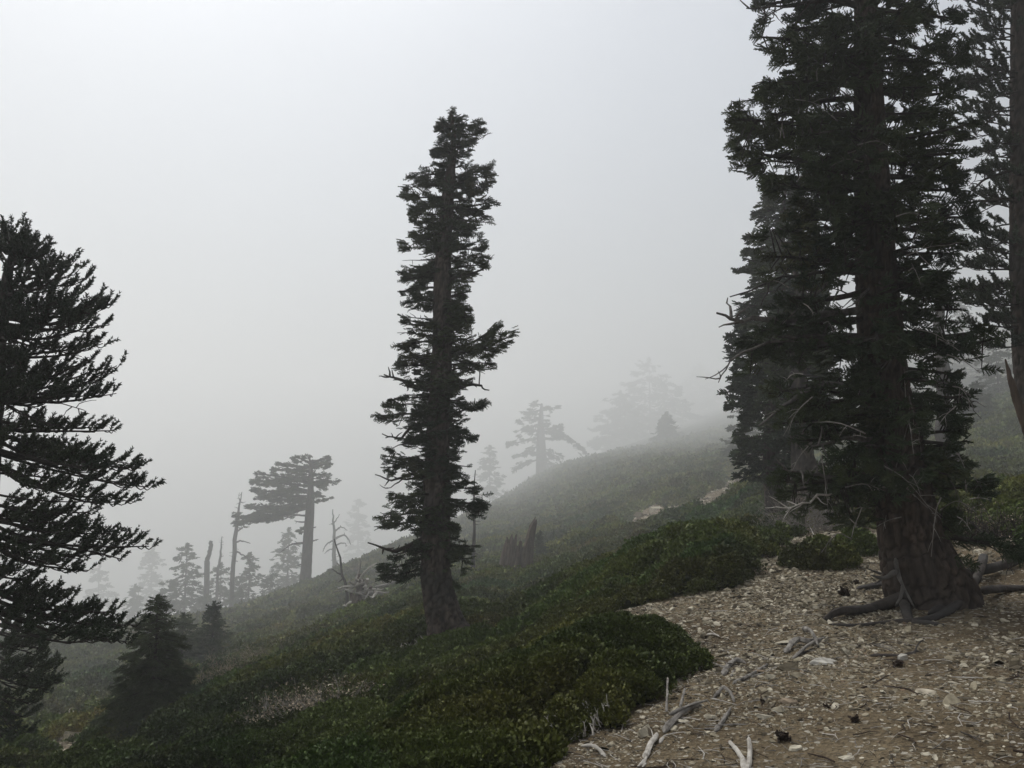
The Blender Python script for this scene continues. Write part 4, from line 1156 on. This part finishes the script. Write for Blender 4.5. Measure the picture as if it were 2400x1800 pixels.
snag('dead_tree', 'crooked thin dead sapling rising from the slope beside the upturned roots', Yc, [(750, 1300, 7), (747, 1262, 6), (738, 1238, 4.5), (735, 1205, 4), (727, 1183, 3), (721, 1164, 1.5)],
     [([(740, 1243), (728, 1236), (716, 1228)], .05), ([(741, 1250), (730, 1258)], .03)], SG, stub=6)
Yc = float(gpt(1022, 1262)[1])
snag('dead_tree', 'slender bare snag with a skirt of dry twigs beside the lone fir', Yc, [(1024, 1268, 11), (1022, 1210, 9), (1024, 1140, 6), (1025, 1080, 4), (1026, 1015, 1.5)],
     [([(1022, 1252), (1045, 1240), (1075, 1232)], .035), ([(1022, 1256), (1005, 1248), (990, 1252)], .03), ([(1023, 1240), (1040, 1226), (1062, 1246)], .03), ([(1023, 1230), (1012, 1218), (1001, 1222)], .025), ([(1023, 1262), (1050, 1262), (1078, 1250)], .03)], SG, stub=34, survey=False)

r_ = snag('fir_tree', 'dark bare trunk glimpsed in the haze past the right side of the huge fir', 30.0, [(2046, 935, 40), (2038, 870, 34), (2034, 800, 28), (2030, 700, 22), (2026, 600, 12)], [], 'firs on the slope', stub=8)
r_['category'] = 'tree'
# stumps
def stump(name, label, c, wpx, hl, tilt=0.0, wood=M_brown, seed=1, n=72):
    """a shattered hollow stump: one ragged shell; hl = heights in px from its near-left round to its near-right side"""
    k = c[1] / FD; R = wpx * k / 2
    root = thing(name, label, 'stump', c, 'stumps and upturned roots')
    th_ = np.linspace(0, 2 * math.pi, n, endpoint=False); x = np.cos(th_)
    H = np.interp(x, np.linspace(-1, 1, len(hl)), hl) * k * (.82 + .36 * h2(np.floor(th_ * 5.1), np.floor(th_ * 0), seed)) * (1 - .12 * np.sin(th_))
    H = H * (.93 + .14 * h2(np.arange(n) * 1.0, np.zeros(n), seed + 7))
    us = np.linspace(0, 1, 9); V = []
    for u in us:      # outer wall, ribbed along the grain
        r = R * (1.18 - .22 * u) * (1 + .16 * (h2(np.floor(th_ * 4.3), np.zeros(n), seed) - .5) + .10 * (h2(np.arange(n) * 1.0, np.zeros(n), seed + 3) - .5))
        V.append(np.stack([c[0] + r * x + tilt * H * u ** 2, c[1] + r * .8 * np.sin(th_), c[2] - .3 + (H + .3) * u], 1))
    for u in us[::-1][1:6]:      # inner wall
        r = R * .68 * (1.1 - .2 * u)
        V.append(np.stack([c[0] + r * x + tilt * H * u ** 2, c[1] + r * .8 * np.sin(th_), c[2] - .3 + (H + .3) * u * .97], 1))
    a = Acc(); a.add(np.concatenate(V), grid_faces(len(V), n)); child(a, 'shell', wood, root)
    return root
M_stump = bark_mat('stump_wood', (.028, .021, .016), (.125, .095, .072), 10, .2, .7)
stump('tree_stump', 'shattered dark stump with one tall leaning splinter on the green slope', gpt(1112, 1256) + np.array([0, 0, .35]), 62, [66, 70, 68, 62, 60, 64, 94, 98], .14, M_stump, 4)
def root_mass(name, label, c, wpx, hpx, seed=3):
    r = np.random.default_rng(seed); k = c[1] / FD; W, H = wpx * k, hpx * k
    root = thing(name, label, 'stump', c, 'stumps and upturned roots')
    a = Acc()
    for q in range(9):
        p = c + np.array([r.uniform(-.12, .14) * W, r.uniform(-.1, .1) * W, -.1]); e = p + np.array([r.normal(0, .1) * W, r.normal(0, .1) * W, H * r.uniform(.45, .95)])
        v, f = tube(spline(crooked(p, e, 5, .06), 8), np.linspace(W * .13, W * .03, 8), 8, .25); a.add(v, f)
    child(a, 'stump_body', M_stump, root)
    for q in range(34):
        p = c + np.array([r.uniform(-.25, .3) * W, r.uniform(-.2, .1) * W, r.uniform(.05, .8) * H])
        d = unit(np.array([r.normal(0, 1), r.normal(0, .6), r.uniform(-.6, .7)]))
        b = Acc(); v, f = tube(spline(crooked(p, p + d * W * r.uniform(.2, .5), 6, .14), 10), np.linspace(W * .034, W * .010, 10), 5, .2); b.add(v, f)
        child(b, 'root', M_pale if r.random() < .55 else M_grey, root)
root_mass('upturned_roots', 'upturned stump with a tangle of pale roots low on the green slope', gpt(782, 1348) + np.array([0, 0, .25]), 108, 110)

unfar = lambda Y: Y if Y < 18 else 18 + (Y - 18) / 2.2
fir('fir_sapling', 'small ragged fir sapling with bare lower twigs beside the shattered stump', unfar(float(gpt(1166, 1228)[1])), (1166, 1150), 30, .8, 40, .2, 9, group='fir saplings in the shrubs', irr=.6)
fir('fir_sapling', 'tiny bushy fir sapling poking out of the manzanita mid-slope', unfar(float(gpt(1345, 1222)[1])), (1344, 1166), 32, 1.0, 60, .18, 8, group='fir saplings in the shrubs')

# trees in the fog
MG = 'misty firs far down the fog'
for (label, Y, top, half, kw) in [
    ('full misty fir left of the broken snag', 100, (404, 1180), 84, {}),
    ('smudged fir standing at the foot of the tallest snag', 100, (540, 1200), 78, dict(irr=.6)),
    ('low smudged fir joining the two snags', 104, (478, 1222), 84, dict(irr=.5)),
    ('pale tiered fir directly behind the flat-topped pine trunk', 118, (624, 1146), 74, dict(irr=.6)),
    ('small faint fir below the misty full one', 150, (292, 1268), 34, {}),
    ('squat misty fir in front of the full one', 90, (446, 1290), 76, dict(irr=.5)),
    ('squat misty fir under the flat-topped pine, left of its trunk', 95, (586, 1250), 70, dict(irr=.5)),
    ('low misty fir clump at the base of the tallest snag', 88, (520, 1276), 68, dict(irr=.5)),
    ('nearly vanished fir deep in the valley fog', 240, (330, 1185), 60, {}),
    ('ghostly broad fir in the valley beside the sweeping pine', 240, (215, 1225), 70, {}),
    ('ghost of a tall fir beyond the arching dead tree', 330, (775, 1085), 55, {}),
    ('soft grey cone of a fir just beyond the lone fir', 250, (1058, 968), 52, {}),
    ('large ghostly fir at the crest where the fog swallows the slope', 370, (1402, 778), 150, dict(irr=.5)),
    ('blurred fir at the shoulder of the large ghostly one', 350, (1340, 850), 90, dict(irr=.5)),
    ('dim round-headed fir alone on the upper slope', 200, (1440, 896), 34, dict(irr=.5)),
    ('faint fir climbing the upper slope above the round-headed one', 520, (1510, 790), 70, {}),
    ('grey fir peeping out past the middle-sized fir', 62, (1612, 830), 68, dict(irr=.5)),
    ('dusky fir seen between the huge fir and the brown-barked pine', 62, (2150, 735), 72, dict(irr=.5)),
    ('shadowy low fir under the dusky one on the far bank', 48, (2110, 830), 66, dict(irr=.4)),
    ('faded fir on the high bank above the dusky one', 110, (2075, 640), 60, {}),
]:
    r_, H = fir('fir_tree', label, float(Y), top, half, 1.0, 34 if Y > 100 else 40, None, None, group=MG, **kw)
    print('FIR', label[:30], Y, 'H', round(H, 1))
# the ghostly tree with one long hanging limb
t = Tree('fir_tree', 'ghostly flat-topped tree with one long limb hanging towards the crest', 'tree', 230.0, [(1172, 1075, 30), (1170, 1000, 24), (1168, 930, 16), (1170, 872, 5)], MG, sides=12, step=1.0)
for dy0, tip, via in [(885, (1128, 890), None), (880, (1205, 880), None), (905, (1120, 910), None), (915, (1115, 935), None), (930, (1212, 925), None), (945, (1098, 960), None), (960, (1112, 985), None), (975, (1215, 990), None), (935, (1268, 982), [(1225, 942)]),
                      (930, (1240, 955), [(1205, 938)]), (990, (1110, 1010), None), (875, (1150, 872), None), (1000, (1225, 1012), None)]:
    limb(t, dy0, tip, rng.uniform(-3, 3), .3, 2.6, 1.1, 1.7, via=via, thick=.6, twigs=False)
crown_fill(t, 885, 1010, 24, lambda y: 4.5, 2.2, 1.0, 1.7, r0=.15)

# ------------------------------------------------------------------ small shrubs, brush, stones, wood on the ground
def shrub_at(label, dx, dy, wpx, hpx, n, size, leaf=None, twig=True, group='low manzanita shrubs', name='manzanita_shrub', src=None):
    c = gpt(dx, dy); k = c[1] / FD; W, H = wpx * k / 2, hpx * k
    root = thing(name, label, 'shrub', c, group)
    a = Acc()
    for q in range(26):
        az = rng.uniform(0, 6.28); L = rng.uniform(.4, .9)
        e = c + np.array([math.cos(az) * W * L, math.sin(az) * W * .7 * L, H * rng.uniform(.4, .85)])
        v, f = tube(crooked(c + rng.normal(0, .03, 3), e, 6, .08), np.linspace(.016, .005, 6), 4); a.add(v, f)
    child(a, 'stems', M_grey, root)
    a_ = rng.uniform(0, 6.28, n); rr = np.sqrt(rng.random(n)); ph = rng.random(n)
    x = c[0] + rr * np.cos(a_) * W; y = c[1] + rr * np.sin(a_) * W * .7
    top = H * (1 - rr ** 2.2) ** .6 * (.65 + .7 * fbm(x * 3, y * 3, 3, 40.))
    z = zt(x, y) + top * ph ** .35
    P = np.stack([x, y, z], 1); S = size * rng.uniform(.7, 1.3, n)
    E = np.stack([rng.normal(0, .35, n) - np.sin(a_) * rr * -.5, rng.normal(0, .35, n) + np.cos(a_) * rr * .5, rng.uniform(0, 6.28, n)], 1)
    scatter('foliage', P, E, S, src or TUFTS, None, root)
    return root
shrub_at('low olive shrub alone on the shale near the foot of the huge fir', 1770, 1222, 150, 52, 900, .12)
shrub_at('low olive shrub touching the huge fir trunk at the head of the shale', 1850, 1196, 90, 46, 600, .12)
shrub_at('ragged low shrub at the bottom edge in front of the shale tongue', 1090, 1668, 210, 60, 1200, .11)

def brush(label, dx, dy, wpx, hpx, n, wood, leaves=0, r=.006, name='dead_brush', group='dead grey brush', cat='dead shrub', dep=.6):
    c = gpt(dx, dy); k = c[1] / FD; W, H = wpx * k / 2, hpx * k
    root = thing(name, label, cat, c, group)
    a = Acc(); tips = []
    for q in range(n):
        az, L = rng.uniform(0, 6.28), math.sqrt(rng.random())
        p = np.array([c[0] + math.cos(az) * W * L, c[1] + math.sin(az) * W * dep * L, 0]); p[2] = float(zt(p[0], p[1])) + .02 + .7 * float(canopy(p[0:1], p[1:2])[0][0])
        d = unit(np.array([rng.normal(0, .8), rng.normal(0, .6), rng.uniform(.3, 1.3)]))
        e = p + d * H * rng.uniform(.6, 1.5)
        pth = spline(crooked(p, e, 5, .12), 7); rad = r * rng.uniform(.6, 1.5)
        v, f = tube(pth, np.linspace(rad, rad * .3, 7), 4, 0, False); a.add(v, f)
        for s in range(4):
            b = along(pth, np.array([rng.uniform(.25, .9)]))[0]; dd = unit(d + rng.normal(0, .8, 3)); 
            v, f = tube(crooked(b, b + dd * H * rng.uniform(.2, .6), 4, .1), np.linspace(rad * .5, rad * .2, 4), 3, 0, False); a.add(v, f); tips.append(b + dd * H * .3)
    o = child(a, 'twigs', wood, root); o['kind'] = 'stuff'
    if leaves:
        P = np.array(tips)[rng.integers(0, len(tips), leaves)] + rng.normal(0, H * .12, (leaves, 3))
        b = Acc()
        for p in P:
            d = unit(rng.normal(0, 1, 3)); L = .028
            v, f = blade(p, d, L, L * .55, rng.normal(0, 1, 3)); b.add(v, f)
        o = child(b, 'leaves', M_dry, root); o['kind'] = 'stuff'
    return root
brush('grey leafless brush with dry tan leaves at the bottom edge', 660, 1620, 230, 60, 110, M_grey, 1500, .0045)
brush('grey twiggy brush above the dry-leaved patch near the bottom', 640, 1572, 190, 45, 70, M_grey, 60, .0045)
brush('pale dry brush strip on the slope below the young firs', 470, 1500, 190, 40, 260, M_dry, 2200, .005, dep=2.2)
brush('brownish dry brush behind the pale strip under the young firs', 560, 1452, 150, 26, 160, M_dry, 900, .006, dep=3)
brush('fallen bleached twigs at the foot of the tall lone fir', 905, 1402, 110, 18, 40, M_pale, 0, .008)
brush('dim dead brush in the hollow beside the lone fir', 850, 1368, 120, 24, 110, M_twig, 300, .007)
brush('tangled grey dead brush hanging below the huge fir at the shale top', 1765, 1150, 170, 85, 150, M_grey, 200, .006)
brush('dry grey brush fringe at the edge of the shale near the dark log', 1680, 1160, 100, 30, 60, M_grey, 200, .005)
brush('dead grey twigs in the big shrub mound by its lower edge', 1250, 1590, 160, 26, 26, M_pale, 0, .006)
brush('dry brush on the bank beside the brown-barked pine', 2120, 1165, 190, 50, 120, M_twig, 500, .007)
brush('thin bleached twigs among the shrubs at the hillside foot', 330, 1590, 70, 25, 40, M_pale, 0, .008)

# loose stones
def stone_mesh(seed, flat=.4):
    r = np.random.default_rng(seed); n = int(r.integers(5, 8)); a = Acc()
    th_ = np.sort(r.uniform(0, 2 * math.pi, n)) * .35 + np.linspace(0, 2 * math.pi, n, endpoint=False) * .65 + .2
    R = r.uniform(.7, 1.1, n); el = r.uniform(.5, .85)
    lo = np.stack([np.cos(th_) * R, np.sin(th_) * R * el, -flat * .5 * r.uniform(.8, 1.1, n)], 1)
    hi = np.stack([np.cos(th_) * R * r.uniform(.65, .95), np.sin(th_) * R * el * r.uniform(.65, .95), flat * .5 * r.uniform(.4, 1.3, n)], 1)
    tilt = r.normal(0, .12, 2); hi[:, 2] += hi[:, :2] @ tilt
    V = np.vstack([lo, hi, hi.mean(0) + [0, 0, .04]]); k = np.arange(n); q = (k + 1) % n
    F = np.vstack([np.stack([k, q, n + q], 1), np.stack([k, n + q, n + k], 1), np.stack([n + k, n + q, np.full(n, 2 * n)], 1)])
    a.add(V, F)
    return a
STONES = [stone_mesh(50 + k, (.25, .35, .5, .2, .6, .3)[k % 6]).build('stone', M_stone, None, False, None, False) for k in range(9)]
def scree_points(n, rmin, rmax, half=(-.05, .72)):
    r = np.exp(rng.uniform(math.log(rmin), math.log(rmax), n)); a_ = rng.uniform(half[0], half[1], n)
    x, y = r * np.sin(a_), r * np.cos(a_)
    d = cover(x, y)
    ok = d < -.03 + .15 * (rng.random(n) - .5)
    x, y = x[ok], y[ok]
    P = np.stack([x, y, zt(x, y)], 1)
    return P
def stoniness(P):
    """shale lies thicker on the upper bench than on the trodden dirt"""
    dx, dy = proj(P)
    return np.clip(.22 + .9 * smooth(1480, 1330, dy + .10 * (dx - 1700)) * smooth(2050, 1900, dx), .2, 1) * (.4 + 1.1 * smooth(.38, .62, fbm(P[:, 0] * 1.3, P[:, 1] * 1.3, 3, 60.)))
P = scree_points(190000, 3.6, 30)
keep = rng.random(len(P)) < stoniness(P) * 1.0
P = P[keep]; r_ = np.hypot(P[:, 0], P[:, 1])
S = np.maximum(.0026 * r_, .012) * np.exp(rng.normal(-.35, .5, len(P))) * 1.0
S = np.clip(S, .006, .07)
P[:, 2] += S * .12
for (bx, by, rx, ry) in BARE:      # the small rocky places too
    n_ = 260; a_ = rng.uniform(0, 6.28, n_); q_ = np.sqrt(rng.random(n_)) * .95
    y_ = by + q_ * np.sin(a_) * ry; x_ = bx + q_ * np.cos(a_) * rx + (y_ - by) * bx / by
    P = np.vstack([P, np.stack([x_, y_, zt(x_, y_) + .01], 1)]); S = np.concatenate([S, np.hypot(bx, by) * .0036 * np.exp(rng.normal(-.3, .5, n_))])
g = scatter('gravel', P, np.stack([rng.normal(0, .28, len(P)), rng.normal(0, .28, len(P)), rng.uniform(0, 6.28, len(P))], 1), S, STONES)
g['label'] = 'loose pale shale chips covering the bench'
P = scree_points(3000, 4.2, 17, (-.02, .70)); P = P[rng.random(len(P)) < stoniness(P)][:285]
for p in P:
    o = bpy.data.objects.new('stone', random.choice(STONES).data); COL.objects.link(o)
    s = float(np.clip(rng.lognormal(-3.25, .42), .024, .10)) * (.8 + .03 * p[1]) 
    o.location = (p[0], p[1], p[2] + s * .1); o.scale = (s, s * rng.uniform(.7, 1.1), s * rng.uniform(.6, 1.1))
    o.rotation_euler = (rng.normal(0, .22), rng.normal(0, .22), rng.uniform(0, 6.28))
    o.parent = ground
# twig litter
def litter_mesh(seed):
    r = np.random.default_rng(seed); a = Acc()
    rs_ = np.array([.018, .017, .013, .007]) * r.uniform(.6, 1.3)
    v, f = tube(np.array([[-.5, 0, 0], [-.15, r.normal(0, .07), .02], [.2, r.normal(0, .09), .03], [.5, r.normal(0, .1), 0]]), rs_, 4); a.add(v, f)
    return a
LIT = [litter_mesh(k).build('litter', m, None, False, None, False) for k, m in zip(range(6), (M_grey, M_pale, M_barkdark, M_grey, M_brown, M_pale))]
P = scree_points(9000, 3.8, 16); P = P[rng.random(len(P)) < .55]
P[:, 2] += .008
g = scatter('twig_litter', P, np.stack([rng.normal(0, .1, len(P)), rng.normal(0, .15, len(P)), rng.uniform(0, 6.28, len(P))], 1), np.clip(rng.lognormal(-2.5, .5, len(P)), .03, .28), LIT)
g['label'] = 'scattered twigs and bark bits on the dirt'

# fallen wood one can point to
def wood(name, label, cat, runs, m, group=None, sides=9, loc=None):
    """runs: list of (survey pixels, first radius, last radius, heights)"""
    a = Acc()
    for px, r0, r1, up in runs:
        v, f = ground_tube(px, r0 * .8, r1 * .8, lift=-r0 * .18, up=up if up is not None else [0] * len(px)); a.add(v, f)
    c = gpt(*runs[0][0][0])
    o = a.build(name, m, None, False, c)
    return tag(o, label, cat, group)
DW = 'fallen branches and driftwood on the shale'
wood('fallen_branch', 'knotted black and white branch chunk beside the flat pale slab', 'branch', [([(1696, 1412), (1722, 1396), (1746, 1394), (1775, 1390)], .035, .024, [.0, .05, .04, .03]), ([(1712, 1424), (1752, 1402), (1782, 1384)], .018, .012, [0, .03, .03]), ([(1735, 1385), (1752, 1392), (1768, 1400)], .03, .015, [.1, .12, .02])], M_grey, DW)
wood('fallen_branch', 'thin dark stick lying just left of the knotted chunk', 'branch', [([(1708, 1424), (1740, 1410), (1790, 1388)], .013, .008, None)], M_barkdark, DW)
wood('fallen_branch', 'dark curved stick lying on the dirt under the long roots', 'branch', [([(1880, 1418), (1920, 1418), (1960, 1414), (2002, 1402)], .026, .014, None), ([(1975, 1412), (1985, 1398), (1996, 1395)], .010, .006, [0, .03, .05])], M_barkdark, DW)
wood('fallen_branch', 'stout grey forked branch end close to the tip of the shrub mound', 'branch', [([(1562, 1460), (1574, 1440), (1592, 1432), (1612, 1434)], .03, .014, [0, .02, .02, 0]), ([(1580, 1462), (1586, 1448), (1600, 1440)], .014, .009, None), ([(1530, 1428), (1552, 1438), (1572, 1446)], .012, .012, None)], M_grey, DW)
wood('fallen_branch', 'straight grey forked stick below the stout forked end', 'branch', [([(1582, 1478), (1615, 1464), (1660, 1440)], .02, .012, [0, .01, .02]), ([(1620, 1464), (1645, 1455), (1680, 1440)], .014, .008, None)], M_grey, DW)
wood('fallen_branch', 'pale wiry twig fork above the stout forked end', 'branch', [([(1545, 1418), (1572, 1418), (1580, 1422)], .007, .005, None), ([(1570, 1406), (1580, 1418), (1584, 1436)], .008, .005, None)], M_pale, DW)
wood('fallen_branch', 'small bleached forked knot at the upper corner of the mound', 'branch', [([(1525, 1372), (1540, 1374), (1555, 1378)], .014, .010, [0, .02, .01]), ([(1532, 1360), (1546, 1370)], .006, .005, None)], M_pale, DW)
wood('fallen_log', 'rotting dark grey log half under the lower edge of the mound', 'log', [([(1434, 1585), (1462, 1556), (1490, 1535), (1516, 1526)], .030, .018, [.0, .02, .02, .01]), ([(1446, 1562), (1490, 1540), (1530, 1522)], .016, .008, [.05, .05, .03]), ([(1440, 1545), (1440, 1520), (1443, 1500)], .012, .008, [.02, .08, .12]), ([(1470, 1535), (1480, 1512)], .014, .009, [.02, .08])], M_grey, DW)
wood('fallen_branch', 'upper of the two bleached bone-like branches under the log', 'branch', [([(1392, 1640), (1402, 1620), (1416, 1600), (1420, 1592)], .022, .018, [0, .01, .02, .02]), ([(1425, 1606), (1434, 1592)], .018, .016, None)], M_pale, DW)
wood('fallen_branch', 'lower of the two bleached bone-like branches under the log', 'branch', [([(1376, 1660), (1392, 1645), (1400, 1628)], .010, .012, None), ([(1372, 1680), (1396, 1648)], .012, .008, None)], M_pale, DW)
wood('fallen_branch', 'large bleached forked branch leaving the bottom edge', 'branch', [([(1612, 1672), (1606, 1645), (1590, 1625), (1575, 1608)], .022, .012, [0, .01, .02, .02]), ([(1614, 1668), (1620, 1640), (1618, 1612)], .022, .016, [0, .02, .05])], M_pale, DW)
wood('fallen_branch', 'slim grey diagonal branch above the large bleached fork', 'branch', [([(1545, 1582), (1560, 1562), (1580, 1535)], .022, .010, [0, .02, .02]), ([(1520, 1576), (1548, 1574)], .010, .008, None)], M_grey, DW)
wood('fallen_branch', 'arched dark grey twig above the slim diagonal branch', 'branch', [([(1540, 1510), (1565, 1500), (1580, 1510), (1586, 1518)], .014, .012, [0, .04, .03, 0])], M_grey, DW)
wood('fallen_branch', 'curved pale stick under the front corner of the mound', 'branch', [([(1255, 1620), (1285, 1622), (1308, 1636)], .012, .014, [.02, .02, 0])], M_pale, DW)
wood('fallen_branch', 'long thin weathered stick lying mid-dirt towards the slab', 'branch', [([(1620, 1490), (1690, 1462), (1720, 1452)], .008, .005, None)], M_barkdark, DW)
wood('fallen_branch', 'faint pair of thin brown sticks on the open dirt', 'branch', [([(1850, 1492), (1885, 1478), (1930, 1452)], .010, .006, None), ([(1905, 1482), (1960, 1490), (1985, 1502)], .010, .006, None)], M_brown, DW)
wood('fallen_log', 'long black log lying at the edge of shrubs above the shale', 'log', [([(1590, 1168), (1640, 1158), (1700, 1142)], .07, .05, [.05, .08, .08])], M_barkdark, DW)
wood('fallen_log', 'dark log lying across the slope behind the huge fir trunk', 'log', [([(1790, 1150), (1850, 1142), (1905, 1130)], .06, .05, None)], M_barkdark, DW)
wood('fallen_branch', 'pale dead branch leaning from the brush onto the upper shale', 'branch', [([(1700, 1172), (1740, 1162), (1785, 1150)], .014, .008, None), ([(1735, 1120), (1748, 1145), (1760, 1160)], .014, .010, [.25, .1, 0])], M_pale, DW)
def stake(label, dx, dy, hpx, r, lean):
    c = gpt(dx, dy); k = c[1] / FD; h = hpx * k
    a = Acc(); v, f = gnarl(spline([c - [0, 0, .2], c + [lean * h * .4, 0, h * .5], c + [lean * h, 0, h]], 14), np.linspace(r, r * .4, 14), 8, .4, 5.0); a.add(v, f)
    return tag(a.build('bleached_stub', M_pale, None, False, c), label, 'dead wood', 'bleached stubs in the thicket')
stake('short bleached stub standing in the ochre thicket high on the near slope', 1272, 1206, 34, .07, .1)
stake('leaning bleached stub beside the tiny bushy sapling', 1320, 1232, 24, .05, -.3)
stake('white broken stub low in the leaves behind the lone fir', 880, 1312, 34, .05, .5)
def pale_rock(label, dx, dy, w, seed):
    c = gpt(dx, dy); k = c[1] / FD; h_ = float(canopy(c[0:1], c[1:2])[0][0])
    o = stone_mesh(seed, .9).build('rock', M_stone if w > 20 else M_pale_stone); o.location = c + np.array([0, 0, h_ * .8 + .04]); s_ = w * k / 2; o.scale = (s_, s_, s_ * .6); o.rotation_euler = (.2, .3, seed)
    return tag(o, label, 'rock', 'pale rocks in the thicket')
pale_rock('upper of two white rocks in the leaves at the slope crest', 1072, 1122, 16, 81)
pale_rock('lower of two white rocks in the leaves at the slope crest', 1062, 1134, 13, 84)
pale_rock('white rock among the dark brush under the sweeping pine', 225, 1512, 30, 86)
pale_rock('pale rock at the edge of the hollow below the white one', 160, 1565, 24, 88)
pale_rock('long pale rock close to the bottom edge under the young firs', 330, 1640, 26, 90)
# slab, dark clods
def rock(name, label, dx, dy, w, d, h, m, cat='rock', group=None, seed=0, turn=0.0, tilt=(0, 0)):
    c = gpt(dx, dy); k = c[1] / FD
    a = stone_mesh(seed, 1.0); me = a.build(name, m)
    me.location = c + np.array([0, 0, h * .2]); me.scale = (w * k / 2, d, h); me.rotation_euler = (tilt[0], tilt[1], turn)
    return tag(me, label, cat, group)
rock('stone_slab', 'flat pale grey slab of shale lying near the knotted branch chunk', 1783, 1433, 84, .12, .035, M_pale_stone, seed=72, turn=.25, tilt=(.16, .1))
rock('rock', 'grey rock wedge on the dirt to the right beneath the roots', 2192, 1440, 34, .07, .10, M_stone, seed=73)
rock('rock', 'squat tan rock beside the dark curved stick', 1950, 1424, 26, .06, .05, M_pale_stone, seed=76, group='small rocks on the dirt')
for lb, dx, dy, w in [('dark pine cone lying on the bare dirt centre', 1848, 1560, 34), ('dark elongated bark clod near the large bleached fork', 1692, 1598, 46), ('dark clod above the pine cone', 1786, 1530, 22), ('dark clump beneath the curved stick and tan rock', 1940, 1440, 38),
                      ('black rounded rock on the shale left of the roots', 1850, 1262, 22), ('black hump of old bark on the shale before the root tip', 1826, 1288, 44)]:
    c = gpt(dx, dy); k = c[1] / FD * w / 2 * .62
    a = Acc()
    for q in range(46):
        p = c + rng.normal(0, .42, 3) * k * np.array([1, .8, .55]) + [0, 0, k * .35]
        d = unit(rng.normal(0, 1, 3) + [0, 0, .3])
        v, f = blade(p, d, k * .9, k * .6, rng.normal(0, 1, 3)); a.add(v, f)
    v, f = tube([c - [k * .8, 0, 0], c - [k * .4, 0, -k * .35], c + [k * .4, 0, k * .35], c + [k * .8, 0, 0]], [k * .15, k * .5, k * .5, k * .1], 8, .2); a.add(v, f)
    o = a.build('pine_cone' if 'cone' in lb else ('rock' if 'rock' in lb else 'bark_clod'), M_brown, None, False, c); tag(o, lb, 'pine cone' if 'cone' in lb else ('rock' if 'rock' in lb else 'clod'))

print('TRIS', sum(len(o.data.polygons) for o in scene.objects if o.type == 'MESH'))
